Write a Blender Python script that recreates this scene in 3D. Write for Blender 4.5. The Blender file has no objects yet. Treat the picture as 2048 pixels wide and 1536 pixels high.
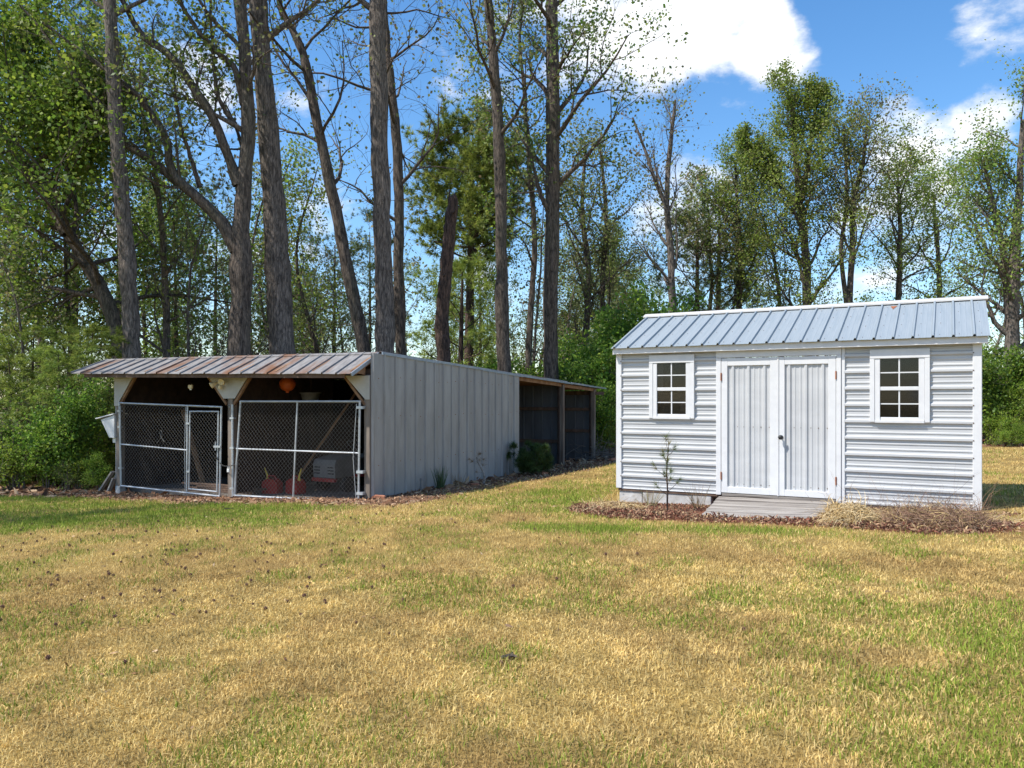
import bpy, math, random
import numpy as np
from mathutils import Vector

R_ = math.radians
rng = np.random.default_rng(11)
random.seed(4)
scene = bpy.context.scene
C = scene.collection

# ------------------------------------------------------------------ camera
CAMZ = 1.6
FPX, CX, CY = 1560.0, 1024.0, 799.0          # focal length, principal point and horizon of the photograph (2048 wide)
cd = bpy.data.cameras.new('camera')
cam = bpy.data.objects.new('camera', cd)
C.objects.link(cam)
cam.location = (0, 0, CAMZ)
cam.rotation_euler = (R_(90), 0, 0)
cd.sensor_width = 36
cd.lens = 36 * FPX / 2048
cd.shift_y = (CY - 768) / 2048
cd.clip_start = 0.1
cd.clip_end = 2000
scene.camera = cam

# ------------------------------------------------------------------ light
SUN_EL = 54.0
SUN_TRAVEL = Vector((0.928, 0.373))          # horizontal direction in which the light travels
el = R_(SUN_EL)
to_sun = Vector((-SUN_TRAVEL.x * math.cos(el), -SUN_TRAVEL.y * math.cos(el), math.sin(el))).normalized()
sd = bpy.data.lights.new('sun', 'SUN')
sd.energy = 4.3
sd.angle = R_(0.55)
sd.color = (1.0, 0.955, 0.88)
sun = bpy.data.objects.new('sun', sd)
C.objects.link(sun)
sun.location = (-20, -8, 30)
sun.rotation_euler = to_sun.to_track_quat('Z', 'Y').to_euler()

world = bpy.data.worlds.new('World')
scene.world = world
world.use_nodes = True
wn, wl = world.node_tree.nodes, world.node_tree.links
wn.clear()
def wnode(t, **kw):
    n = wn.new(t)
    for k, v in kw.items():
        setattr(n, k, v)
    return n
def wmath(op, a, b=None, c=None, clamp=False):
    n = wnode('ShaderNodeMath', operation=op, use_clamp=clamp)
    for i, v in enumerate((a, b, c)):
        if v is None: continue
        if isinstance(v, (int, float)): n.inputs[i].default_value = v
        else: wl.new(v, n.inputs[i])
    return n.outputs[0]
sky = wnode('ShaderNodeTexSky', sky_type='NISHITA')
sky.sun_disc = False
sky.sun_elevation = el
sky.sun_rotation = math.atan2(to_sun.x, to_sun.y)
sky.altitude = 100
sky.air_density = 1.0
sky.dust_density = 0.5
sky.ozone_density = 1.6
tc = wnode('ShaderNodeTexCoord')
nrm = wnode('ShaderNodeVectorMath', operation='NORMALIZE')
wl.new(tc.outputs['Generated'], nrm.inputs[0])
sep = wnode('ShaderNodeSeparateXYZ')
wl.new(nrm.outputs[0], sep.inputs[0])
# clouds: noise over the direction, flattened upright
cmb = wnode('ShaderNodeCombineXYZ')
wl.new(sep.outputs[0], cmb.inputs[0])
wl.new(sep.outputs[1], cmb.inputs[1])
wl.new(wmath('MULTIPLY', sep.outputs[2], 1.7), cmb.inputs[2])
nz = wnode('ShaderNodeTexNoise')
nz.inputs['Scale'].default_value = 7.5
nz.inputs['Detail'].default_value = 10
nz.inputs['Roughness'].default_value = 0.6
nz.inputs['Distortion'].default_value = 0.15
wl.new(cmb.outputs[0], nz.inputs['Vector'])
dens = nz.outputs[0]
blobs = [((0.17, 1, 0.51), 4.5, .20), ((0.26, 1, 0.485), 4.6, .26), ((0.345, 1, 0.445), 2.2, .22), ((.29, 1, .48), 2.6, .2), ((0.12, 1, 0.42), 3.2, .17), ((0.62, 1, 0.495), 2.6, .21),
         ((0.495, 1, 0.34), 2.0, .26), ((0.605, 1, 0.355), 2.0, .18), ((0.25, 1, 0.25), 5.0, .15), ((0.50, 1, 0.22), 4.5, .12), ((-.38, 1, .34), 8, .12), ((.0, 1, .47), 6, .12),
         ((-2.2, 1, .8), 12, .2), ((2.4, 1, .9), 12, .2), ((-1, -1, .7), 14, .2), ((1, -1.4, .8), 12, .2), ((.3, -1, .4), 10, .2), ((-1.6, -.2, .5), 12, .18), ((1.8, -.2, .45), 10, .2)]
for d, r, wgt in blobs:
    dv = Vector(d).normalized()
    dp = wnode('ShaderNodeVectorMath', operation='DOT_PRODUCT')
    wl.new(nrm.outputs[0], dp.inputs[0]); dp.inputs[1].default_value = dv
    mr = wnode('ShaderNodeMapRange', interpolation_type='SMOOTHSTEP')
    mr.inputs['From Min'].default_value = math.cos(R_(r * 1.5)); mr.inputs['From Max'].default_value = 1.0
    mr.inputs['To Min'].default_value = 0; mr.inputs['To Max'].default_value = wgt
    wl.new(dp.outputs['Value'], mr.inputs['Value'])
    dens = wmath('ADD', dens, mr.outputs[0])
# low banks of cloud all round the horizon
lowb = wnode('ShaderNodeMapRange', interpolation_type='SMOOTHSTEP')
lowb.inputs['From Min'].default_value = 0.34; lowb.inputs['From Max'].default_value = 0.06
lowb.inputs['To Min'].default_value = 0; lowb.inputs['To Max'].default_value = 0.13
wl.new(sep.outputs[2], lowb.inputs['Value'])
dens = wmath('ADD', dens, lowb.outputs[0])
cov = wnode('ShaderNodeMapRange', interpolation_type='SMOOTHSTEP')
cov.inputs['From Min'].default_value = 0.635; cov.inputs['From Max'].default_value = 0.85
wl.new(dens, cov.inputs['Value'])
shade = wnode('ShaderNodeMapRange')
shade.inputs['From Min'].default_value = 0.60; shade.inputs['From Max'].default_value = 0.95
shade.inputs['To Min'].default_value = 0.80; shade.inputs['To Max'].default_value = 1.06
wl.new(dens, shade.inputs['Value'])
cl = wnode('ShaderNodeCombineColor')
wl.new(wmath('MULTIPLY', shade.outputs[0], 0.93), cl.inputs[0])
wl.new(wmath('MULTIPLY', shade.outputs[0], 0.96), cl.inputs[1])
wl.new(shade.outputs[0], cl.inputs[2])
b1 = wnode('ShaderNodeBackground'); b1.inputs[1].default_value = 0.15
hsv = wnode('ShaderNodeHueSaturation'); hsv.inputs['Saturation'].default_value = 1.28; hsv.inputs['Value'].default_value = 1.0
wl.new(sky.outputs[0], hsv.inputs['Color']); wl.new(hsv.outputs[0], b1.inputs[0])
b2 = wnode('ShaderNodeBackground'); b2.inputs[1].default_value = 0.86
wl.new(cl.outputs[0], b2.inputs[0])
mx = wnode('ShaderNodeMixShader')
wl.new(cov.outputs[0], mx.inputs[0]); wl.new(b1.outputs[0], mx.inputs[1]); wl.new(b2.outputs[0], mx.inputs[2])
wo = wnode('ShaderNodeOutputWorld'); wl.new(mx.outputs[0], wo.inputs[0])

vs = scene.view_settings
vs.view_transform = 'Standard'
vs.look = 'None'
vs.exposure = 0.60
vs.gamma = 1.0
vs.use_curve_mapping = False

scene.cycles.max_bounces = 8
scene.cycles.diffuse_bounces = 3
scene.cycles.glossy_bounces = 3
scene.cycles.transmission_bounces = 4

# ------------------------------------------------------------------ helpers
def link(o, parent=None):
    C.objects.link(o)
    if parent is not None: o.parent = parent
    return o

def mk(name, V, F, m, parent=None, col=None, smooth=False, mi=None):
    """one mesh object from vertex array and a list of face arrays (each all tris or all quads ...)"""
    V = np.asarray(V, dtype=np.float32).reshape(-1, 3)
    Fs = [np.asarray(f, dtype=np.int32) for f in (F if isinstance(F, list) else [F]) if len(f)]
    me = bpy.data.meshes.new(name)
    me.vertices.add(len(V)); me.vertices.foreach_set('co', V.ravel())
    loops = np.concatenate([f.ravel() for f in Fs])
    tot = np.concatenate([np.full(len(f), f.shape[1], dtype=np.int32) for f in Fs])
    start = np.concatenate([[0], np.cumsum(tot)[:-1]]).astype(np.int32)
    me.loops.add(len(loops)); me.loops.foreach_set('vertex_index', loops)
    me.polygons.add(len(tot)); me.polygons.foreach_set('loop_start', start); me.polygons.foreach_set('loop_total', tot)
    me.polygons.foreach_set('use_smooth', np.full(len(tot), bool(smooth)))
    for x in (m if isinstance(m, (list, tuple)) else [m]): me.materials.append(x)
    if mi is not None: me.polygons.foreach_set('material_index', np.asarray(mi, dtype=np.int32))
    if col is not None:
        a = me.color_attributes.new('Col', 'FLOAT_COLOR', 'POINT')
        c4 = np.ones((len(V), 4), dtype=np.float32); c4[:, :3] = col
        a.data.foreach_set('color', c4.ravel())
    me.update(calc_edges=True)
    me.validate()
    return link(bpy.data.objects.new(name, me), parent)

class MB:
    """collects shapes for ONE mesh object"""
    def __init__(s): s.v = []; s.f = {}; s.n = 0
    def add(s, V, F):
        V = np.asarray(V, float).reshape(-1, 3)
        for f in F:
            s.f.setdefault(len(f), []).append([i + s.n for i in f])
        s.v.append(V); s.n += len(V)
        return s
    def box(s, x0, x1, y0, y1, z0, z1, b=0.0):
        if b <= 0:
            V = [(x, y, z) for x in (x0, x1) for y in (y0, y1) for z in (z0, z1)]
            return s.add(V, [(0,1,3,2),(4,6,7,5),(0,4,5,1),(2,3,7,6),(0,2,6,4),(1,5,7,3)])
        b = min(b, abs(x1-x0)*.45, abs(y1-y0)*.45, abs(z1-z0)*.45)
        V = []; idx = {}
        for ix, x in enumerate((x0, x1)):
            for iy, y in enumerate((y0, y1)):
                for iz, z in enumerate((z0, z1)):
                    for ax in range(3):
                        p = [x + (b if ix == 0 else -b), y + (b if iy == 0 else -b), z + (b if iz == 0 else -b)]
                        p[ax] = (x, y, z)[ax]
                        idx[ix, iy, iz, ax] = len(V); V.append(p)
        I = idx; F = []
        for i in (0, 1):
            F.append([I[i,0,0,0], I[i,1,0,0], I[i,1,1,0], I[i,0,1,0]][::(1 if i else -1)])
            F.append([I[0,i,0,1], I[1,i,0,1], I[1,i,1,1], I[0,i,1,1]][::(-1 if i else 1)])
            F.append([I[0,0,i,2], I[1,0,i,2], I[1,1,i,2], I[0,1,i,2]][::(1 if i else -1)])
        for i in (0, 1):
            for j in (0, 1):
                F.append([I[i,j,0,0], I[i,j,1,0], I[i,j,1,1], I[i,j,0,1]])
                F.append([I[i,0,j,0], I[i,1,j,0], I[i,1,j,2], I[i,0,j,2]])
                F.append([I[0,i,j,1], I[1,i,j,1], I[1,i,j,2], I[0,i,j,2]])
                for k in (0, 1): pass
        for i in (0, 1):
            for j in (0, 1):
                for k in (0, 1): F.append([I[i,j,k,0], I[i,j,k,1], I[i,j,k,2]])
        return s.add(V, F)
    def beam(s, p, q, w, h, up=(0, 0, 1)):
        p, q = Vector(p), Vector(q); t = (q - p).normalized(); u = Vector(up)
        a = t.cross(u)
        if a.length < 1e-3: a = t.cross(Vector((1, 0, 0)))
        a.normalize(); b = a.cross(t)
        V = [c + a * (i * w / 2) + b * (j * h / 2) for c in (p, q) for i in (-1, 1) for j in (-1, 1)]
        return s.add(V, [(0,1,3,2),(4,6,7,5),(0,4,5,1),(2,3,7,6),(0,2,6,4),(1,5,7,3)])
    def tube(s, pts, r, n=8, cap=True):
        pts = [Vector(p) for p in pts]; m = len(pts)
        rs = r if isinstance(r, (list, tuple)) else [r] * m
        V = []; a = None
        for i, p in enumerate(pts):
            t = (pts[min(i+1, m-1)] - pts[max(i-1, 0)]).normalized()
            if a is None:
                a = t.cross(Vector((0, 0, 1)))
                if a.length < 1e-2: a = t.cross(Vector((1, 0, 0)))
            a = (a - t * a.dot(t)).normalized(); b = t.cross(a)
            V += [p + (a * math.cos(k * 2 * math.pi / n) + b * math.sin(k * 2 * math.pi / n)) * rs[i] for k in range(n)]
        F = [(i*n+k, i*n+(k+1) % n, (i+1)*n+(k+1) % n, (i+1)*n+k) for i in range(m-1) for k in range(n)]
        if cap: F += [tuple(range(n))[::-1], tuple(range((m-1)*n, m*n))]
        return s.add(V, F)
    def prism(s, poly, axis, a0, a1):
        """poly: 2D outline; axis 'x'|'y'|'z' is the extrusion axis"""
        n = len(poly); V = []
        for a in (a0, a1):
            for p, q in poly:
                V.append({'x': (a, p, q), 'y': (p, a, q), 'z': (p, q, a)}[axis])
        F = [tuple(range(n))[::-1], tuple(range(n, 2*n))] + [(i, (i+1) % n, n+(i+1) % n, n+i) for i in range(n)]
        return s.add(V, F)
    def lathe(s, prof, n=16, o=(0, 0, 0)):
        V = [(o[0]+r*math.cos(2*math.pi*k/n), o[1]+r*math.sin(2*math.pi*k/n), o[2]+z) for r, z in prof for k in range(n)]
        m = len(prof)
        F = [(i*n+k, i*n+(k+1) % n, (i+1)*n+(k+1) % n, (i+1)*n+k) for i in range(m-1) for k in range(n)]
        F += [tuple(range(n))[::-1], tuple(range((m-1)*n, m*n))]
        return s.add(V, F)
    def build(s, name, m, parent=None, smooth=False, dz=None):
        F = [np.array(f) for f in s.f.values()]
        o = mk(name, np.concatenate(s.v), F, m, parent, smooth=smooth)
        if dz is not None: o.location.z = dz
        return o

def thing(name, label, cat, loc=(0, 0, 0), rz=0.0, group=None):
    o = bpy.data.objects.new(name, None); C.objects.link(o)
    o.empty_display_size = 0.2
    o.location = loc; o.rotation_euler = (0, 0, rz)
    return tag(o, label, cat, group)
def tag(o, label, cat, group=None, kind=None):
    if label: o['label'] = label
    if cat: o['category'] = cat
    if group: o['group'] = group
    if kind: o['kind'] = kind
    return o
def copy_tree(o, parent=None):
    c = o.copy(); C.objects.link(c)
    if parent is not None: c.parent = parent
    for ch in list(o.children): copy_tree(ch, c)
    return c

# ------------------------------------------------------------------ materials
def nodes_of(name):
    m = bpy.data.materials.new(name); m.use_nodes = True
    return m, m.node_tree.nodes, m.node_tree.links, m.node_tree.nodes['Principled BSDF']
def pm(name, c1, c2=None, scale=6.0, rough=.6, bump=0.0, metal=0.0, stretch=(1, 1, 1), c3=None, scale3=1.5, t3=(.55, .7), detail=6, spec=.5, bscale=None, stretch3=None, lo=.35, hi=.65):
    """two-tone noise material, an optional third colour in larger patches, and bump"""
    m, N, L, P = nodes_of(name)
    P.inputs['Roughness'].default_value = rough
    P.inputs['Metallic'].default_value = metal
    P.inputs['Specular IOR Level'].default_value = spec
    c2 = c2 or c1
    tcn = N.new('ShaderNodeTexCoord')
    def noise(sc, st, det):
        mp = N.new('ShaderNodeMapping'); mp.inputs['Scale'].default_value = st
        L.new(tcn.outputs['Object'], mp.inputs[0])
        n = N.new('ShaderNodeTexNoise'); n.inputs['Scale'].default_value = sc; n.inputs['Detail'].default_value = det
        n.inputs['Roughness'].default_value = .62
        L.new(mp.outputs[0], n.inputs['Vector']); return n.outputs[0]
    n1 = noise(scale, stretch, detail)
    rp = N.new('ShaderNodeValToRGB')
    rp.color_ramp.elements[0].position = lo; rp.color_ramp.elements[0].color = (*c1, 1)
    rp.color_ramp.elements[1].position = hi; rp.color_ramp.elements[1].color = (*c2, 1)
    L.new(n1, rp.inputs[0]); out = rp.outputs[0]
    if c3 is not None:
        n3 = noise(scale3, stretch3 or stretch, 8)
        mr = N.new('ShaderNodeMapRange'); mr.inputs['From Min'].default_value = t3[0]; mr.inputs['From Max'].default_value = t3[1]
        L.new(n3, mr.inputs['Value'])
        mixn = N.new('ShaderNodeMix'); mixn.data_type = 'RGBA'
        L.new(mr.outputs[0], mixn.inputs[0]); L.new(out, mixn.inputs[6]); mixn.inputs[7].default_value = (*c3, 1)
        out = mixn.outputs[2]
    if name.startswith('bark'):      # furrows between bark plates
        mp = N.new('ShaderNodeMapping'); mp.inputs['Scale'].default_value = (1, 1, .09)
        nd = N.new('ShaderNodeTexNoise'); nd.inputs['Scale'].default_value = 5; L.new(tcn.outputs['Object'], nd.inputs['Vector'])
        ad = N.new('ShaderNodeVectorMath'); ad.operation = 'MULTIPLY_ADD'; L.new(nd.outputs['Color'], ad.inputs[0]); ad.inputs[1].default_value = (.12, .12, .3); L.new(tcn.outputs['Object'], ad.inputs[2])
        L.new(ad.outputs[0], mp.inputs[0])
        vo = N.new('ShaderNodeTexVoronoi'); vo.feature = 'DISTANCE_TO_EDGE'; vo.inputs['Scale'].default_value = 17; L.new(mp.outputs[0], vo.inputs['Vector'])
        mf = N.new('ShaderNodeMapRange'); mf.inputs['From Max'].default_value = .16; mf.inputs['To Min'].default_value = .5; mf.inputs['To Max'].default_value = 1.15; L.new(vo.outputs['Distance'], mf.inputs['Value'])
        sc_ = N.new('ShaderNodeVectorMath'); sc_.operation = 'SCALE'; L.new(out, sc_.inputs[0]); L.new(mf.outputs[0], sc_.inputs['Scale']); out = sc_.outputs[0]
    L.new(out, P.inputs['Base Color'])
    if bump > 0:
        nb = n1 if bscale is None else noise(bscale, stretch, 5)
        b = N.new('ShaderNodeBump'); b.inputs['Strength'].default_value = bump; b.inputs['Distance'].default_value = .05 if name.startswith('bark') else .02
        L.new(nb, b.inputs['Height']); L.new(b.outputs[0], P.inputs['Normal'])
    return m
def attr_mat(name, rough=.8, transl=0.0, fine=None, spec=.2, vary=0.0, bump=0.0):
    """colour from the mesh's own per-piece colour, optional translucency for leaves"""
    m, N, L, P = nodes_of(name)
    P.inputs['Roughness'].default_value = rough; P.inputs['Specular IOR Level'].default_value = spec
    at = N.new('ShaderNodeAttribute'); at.attribute_name = 'Col'; out = at.outputs[0]
    if fine:
        tcn = N.new('ShaderNodeTexCoord'); n = N.new('ShaderNodeTexNoise'); n.inputs['Scale'].default_value = fine; n.inputs['Detail'].default_value = 7
        n.inputs['Roughness'].default_value = .7
        L.new(tcn.outputs['Object'], n.inputs['Vector'])
        mr = N.new('ShaderNodeMapRange'); mr.inputs['From Min'].default_value = .3; mr.inputs['From Max'].default_value = .7
        mr.inputs['To Min'].default_value = .55; mr.inputs['To Max'].default_value = 1.4
        L.new(n.outputs[0], mr.inputs['Value'])
        v = N.new('ShaderNodeVectorMath'); v.operation = 'SCALE'; L.new(out, v.inputs[0]); L.new(mr.outputs[0], v.inputs['Scale']); out = v.outputs[0]
        if bump:
            b = N.new('ShaderNodeBump'); b.inputs['Strength'].default_value = bump; b.inputs['Distance'].default_value = .03
            L.new(n.outputs[0], b.inputs['Height']); L.new(b.outputs[0], P.inputs['Normal'])
    if vary:
        oi = N.new('ShaderNodeObjectInfo')
        hs = N.new('ShaderNodeHueSaturation')
        mr = N.new('ShaderNodeMapRange'); mr.inputs['To Min'].default_value = 1 - vary; mr.inputs['To Max'].default_value = 1 + vary
        L.new(oi.outputs['Random'], mr.inputs['Value']); L.new(mr.outputs[0], hs.inputs['Value'])
        mh = N.new('ShaderNodeMapRange'); mh.inputs['To Min'].default_value = .5 - vary * .06; mh.inputs['To Max'].default_value = .5 + vary * .06
        L.new(oi.outputs['Random'], mh.inputs['Value']); L.new(mh.outputs[0], hs.inputs['Hue'])
        L.new(out, hs.inputs['Color']); out = hs.outputs[0]
    L.new(out, P.inputs['Base Color'])
    if transl:
        t = N.new('ShaderNodeBsdfTranslucent'); L.new(out, t.inputs[0])
        ms = N.new('ShaderNodeMixShader'); ms.inputs[0].default_value = transl
        L.new(P.outputs[0], ms.inputs[1]); L.new(t.outputs[0], ms.inputs[2])
        L.new(ms.outputs[0], N['Material Output'].inputs[0])
    return m

M = {}
M['ground'] = attr_mat('ground', .95, 0, 55, .1, bump=.7)
M['grass'] = attr_mat('grass', .75, .25, None, .2)
M['litter'] = attr_mat('litter', .85, .1, None, .15)
M['leaf'] = attr_mat('leaf', .5, .52, None, .35, vary=.16)
M['needle'] = attr_mat('needle', .6, .3, None, .25, vary=.12)
M['bark'] = pm('bark', (.036, .026, .020), (.165, .128, .10), 15, .95, 1., 0, (1, 1, .22), (.085, .08, .055), 1.2, (.5, .75), bscale=20)
M['bark_grey'] = pm('bark_grey', (.060, .048, .040), (.22, .18, .15), 17, .95, 1., 0, (1, 1, .20), (.12, .11, .085), .9, (.5, .8), bscale=22)
M['bark_red'] = pm('bark_red', (.022, .014, .010), (.125, .075, .054), 13, .95, 1., 0, (1, 1, .3), bscale=18)
M['twig'] = pm('twig', (.13, .105, .085), (.24, .20, .165), 6, .95, 0)
M['white_paint'] = pm('white_paint', (.60, .60, .605), (.65, .65, .65), 9, .45, .04, 0, (1, 1, 1), (.55, .53, .50), 14, (.66, .85))
M['white_steel'] = pm('white_steel', (.44, .445, .45), (.50, .505, .51), 4, .42, .02, 0, (.3, 1, 1), (.41, .40, .385), 9, (.64, .85))
M['soffit'] = pm('soffit', (.50, .48, .455), (.56, .54, .515), 4, .5, 0)
M['shed_roof'] = pm('shed_roof', (.255, .295, .32), (.305, .34, .36), 3, .5, .03, .1, (6, .4, .4), (.36, .395, .42), 2.5, (.55, .8), spec=.35, stretch3=(7, .3, .3))
M['rust'] = pm('rust', (.24, .075, .03), (.36, .15, .07), 14, .9, .3)
M['galv_rust'] = pm('galv_rust', (.165, .155, .15), (.29, .275, .265), 7, .6, .1, .2, (2.5, .45, 1), (.185, .088, .045), 1.15, (.50, .64), stretch3=(1.6, .45, 1))
M['wall_sheet'] = pm('wall_sheet', (.275, .263, .25), (.36, .345, .33), 3.5, .55, .08, .05, (1, 1.2, .3), (.20, .165, .135), 2.4, (.60, .76), stretch3=(1, 4.5, .22))
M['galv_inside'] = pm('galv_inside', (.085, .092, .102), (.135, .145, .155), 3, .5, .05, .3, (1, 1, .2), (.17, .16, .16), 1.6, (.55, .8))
M['edge_steel'] = pm('edge_steel', (.24, .28, .33), (.36, .40, .45), 5, .5, .1, .4)
M['old_wood'] = pm('old_wood', (.075, .045, .03), (.16, .10, .07), 6, .9, .4, 0, (1, 1, .12))
M['brown_wood'] = pm('brown_wood', (.17, .085, .04), (.30, .17, .09), 5, .85, .3, 0, (.12, 1, 1))
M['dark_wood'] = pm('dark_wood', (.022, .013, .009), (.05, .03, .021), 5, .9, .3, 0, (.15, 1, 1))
M['post_wood'] = pm('post_wood', (.11, .085, .065), (.26, .215, .175), 7, .9, .5, 0, (1, 1, .1), (.06, .032, .022), 1.3, (.5, .62))
M['grey_wood'] = pm('grey_wood', (.19, .165, .145), (.40, .365, .325), 9, .9, .6, 0, (.09, 1, 1), (.085, .066, .054), 5, (.52, .66), stretch3=(.08, 3.5, 1))
M['gusset'] = pm('gusset', (.40, .38, .345), (.48, .455, .41), 4, .7, .05, 0, (1, 1, 1), (.26, .22, .17), 2.5, (.6, .85))
M['pipe'] = pm('pipe', (.42, .44, .46), (.55, .57, .58), 8, .45, .05, .55)
M['wire'] = pm('wire', (.20, .20, .195), (.28, .28, .27), 20, .6, 0, .2)
M['concrete'] = pm('concrete', (.13, .115, .10), (.21, .19, .165), 6, .9, .3, 0, (1, 1, 1), (.12, .085, .06), 2, (.5, .7))
M['block'] = pm('block', (.42, .405, .38), (.56, .545, .52), 7, .9, .4, 0, (1, 1, 1), (.28, .24, .19), 3, (.5, .72))
M['black'] = pm('black', (.012, .012, .012), (.03, .03, .03), 20, .45, .05)
M['tyre'] = pm('tyre', (.02, .02, .02), (.035, .034, .033), 30, .8, .3)
M['red_plastic'] = pm('red_plastic', (.30, .02, .017), (.40, .03, .024), 5, .45, .02)
M['red_paint'] = pm('red_paint', (.30, .03, .03), (.42, .06, .05), 5, .4, .02)
M['yellow_plastic'] = pm('yellow_plastic', (.62, .46, .05), (.72, .55, .1), 5, .45, .02)
M['orange_plastic'] = pm('orange_plastic', (.50, .09, .015), (.60, .13, .02), 5, .45, .02)
M['grey_plastic'] = pm('grey_plastic', (.15, .15, .147), (.21, .21, .205), 5, .5, .02)
M['pale_plastic'] = pm('pale_plastic', (.62, .62, .60), (.72, .72, .70), 5, .45, .02)
M['beige'] = pm('beige', (.62, .50, .29), (.72, .60, .38), 5, .45, .02)
M['straw'] = attr_mat('straw', .85, .15, None, .15)
M['brick'] = pm('brick', (.33, .13, .075), (.46, .2, .11), 12, .95, .4)
m, N, L, P = nodes_of('glass')
P.inputs['Base Color'].default_value = (.006, .007, .008, 1); P.inputs['Roughness'].default_value = .04
P.inputs['Alpha'].default_value = .5; P.inputs['Specular IOR Level'].default_value = .6
M['glass'] = m
M['curtain'] = pm('curtain', (.16, .16, .17), (.26, .26, .27), 7, .9, 0)

# ------------------------------------------------------------------ terrain
def hash2(ix, iy, seed):
    h = (ix * 374761393 + iy * 668265263 + seed * 974634777) & 0xffffffff
    h = ((h ^ (h >> 13)) * 1274126177) & 0xffffffff
    return ((h ^ (h >> 16)) & 0xffff) / 65535.0
def vnoise(x, y, seed=0):
    x = np.asarray(x, float); y = np.asarray(y, float)
    ix = np.floor(x).astype(np.int64); iy = np.floor(y).astype(np.int64)
    fx = x - ix; fy = y - iy; fx = fx*fx*(3-2*fx); fy = fy*fy*(3-2*fy)
    a = hash2(ix, iy, seed); b = hash2(ix+1, iy, seed); c = hash2(ix, iy+1, seed); d = hash2(ix+1, iy+1, seed)
    return (a*(1-fx)+b*fx)*(1-fy) + (c*(1-fx)+d*fx)*fy
def fbm(x, y, s, seed=0, o=4):
    t = 0; amp = .5; f = 1.0 / s; n = 0
    for i in range(o):
        t = t + amp * vnoise(np.asarray(x)*f + 17.3*i, np.asarray(y)*f - 9.1*i, seed+i); n += amp; amp *= .55; f *= 2.1
    return t / n
def sst(a, b, x):
    t = np.clip((np.asarray(x, float) - a) / (b - a), 0, 1); return t*t*(3-2*t)

K_O = np.array((-2.75, 14.58)); K_A = -math.atan2(2.56, 5.87)
S_O = np.array((1.715, 12.68)); S_A = -math.atan2(2.48, 4.42)
def to_local(x, y, O, A):
    c, s = math.cos(A), math.sin(A); dx = np.asarray(x, float) - O[0]; dy = np.asarray(y, float) - O[1]
    return dx*c + dy*s, -dx*s + dy*c
def to_world(u, v, O, A):
    c, s = math.cos(A), math.sin(A)
    return O[0] + np.asarray(u)*c - np.asarray(v)*s, O[1] + np.asarray(u)*s + np.asarray(v)*c
def G0(x, y):
    x = np.asarray(x, float); y = np.asarray(y, float)
    return .23 + .03*np.clip(x, -7, 14) - .028*np.clip(y, -10, 30) - .06*sst(16, 22, y) + .05*(fbm(x, y, 3.0, 3, 3) - .5)
def G(x, y):
    g = G0(x, y)
    u, v = to_local(x, y, K_O, K_A)
    ins = (u > -6.4) & (u < -.05) & (v > .25) & (v < 7.0)
    g = np.where(ins, np.minimum(g, -.50), g)
    u, v = to_local(x, y, S_O, S_A)
    ins = (u > .25) & (u < 4.8) & (v > .3) & (v < 2.7)
    return np.where(ins, np.minimum(g, -.1), g)
def gz(x, y): return float(G(x, y))

def forest(x, y):
    """1 where the wood's floor begins, 0 on the lawn"""
    w = 1.3 * (fbm(x, y, 2.0, 21, 3) - .5)
    uk, vk = to_local(x, y, K_O, K_A)
    left = sst(16.6, 17.3, y + w - .02*x) * (np.asarray(x) < -7.5)
    behind = sst(-.1, .5, vk + w*.5) * (uk < .6)
    far = sst(27.5, 29.0, y + w) * (np.asarray(x) < 6) + sst(29.5, 31.5, y + w)
    return np.clip(left + behind + far, 0, 1)
def dirt(x, y):
    """bare earth and leaf litter by the two buildings"""
    n = fbm(x, y, .8, 31, 3) - .5
    uk, vk = to_local(x, y, K_O, K_A)
    front = sst(-1.35, -.75, vk + n*.9) * (1 - sst(.2, .4, vk)) * sst(-8.2, -7.2, uk) * (1 - sst(.9, 1.8, uk + n))
    side = (1 - sst(1.1, 1.8, uk + n*.8)) * sst(-.2, .1, uk) * sst(-1.0, -.3, vk) * (1 - sst(14.5, 15.5, vk))
    us, vs_ = to_local(x, y, S_O, S_A)
    shed = sst(-.12, .12, vs_ + n*.5 + np.interp(us, (-.4, .5, 1.2, 2.5, 4.5, 5.6), (1.15, 1.75, 1.9, 1.85, 2.25, 1.9))) * (1 - sst(.1, .3, vs_)) * sst(-.6, -.2, us + n) * (1 - sst(5.0, 5.4, us + n))
    return np.clip(front, 0, 1), np.clip(side, 0, 1), np.clip(shed, 0, 1)
def greenness(x, y):
    x = np.asarray(x, float); y = np.asarray(y, float)
    g = .06 + .70*(fbm(x, y, 2.6, 41, 4) - .5) + 1.25*(fbm(x*1.0, y*.75, .55, 51, 3) - .5)
    b = sst(10.2, 11.6, y + .25*x*0 + 1.2*(fbm(x, y, 1.5, 61, 3)-.5)) * (1 - sst(-4.5, -1.5, x)) * .70
    dd = np.abs((y - 10.15) + .36*(x - .2)); c = np.exp(-(dd/.42)**2) * sst(-.4, .6, x) * (1 - sst(2.9, 3.9, x)) * .72
    e = np.exp(-((x-1.0)/.9)**2 - ((y-13.4)/2.6)**2) * .6
    near = (1 - sst(3.2, 5.5, y)) * .10
    return np.clip(g + b + c + e + near, 0, 1)
TAN = np.array((.58, .405, .125)); PALE = np.array((.69, .535, .235)); BROWN = np.array((.39, .245, .09))
GREEN = np.array((.20, .25, .035)); LIME = np.array((.29, .36, .05))
DIRT = np.array((.30, .175, .105)); LIT = np.array((.17, .10, .06))
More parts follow.
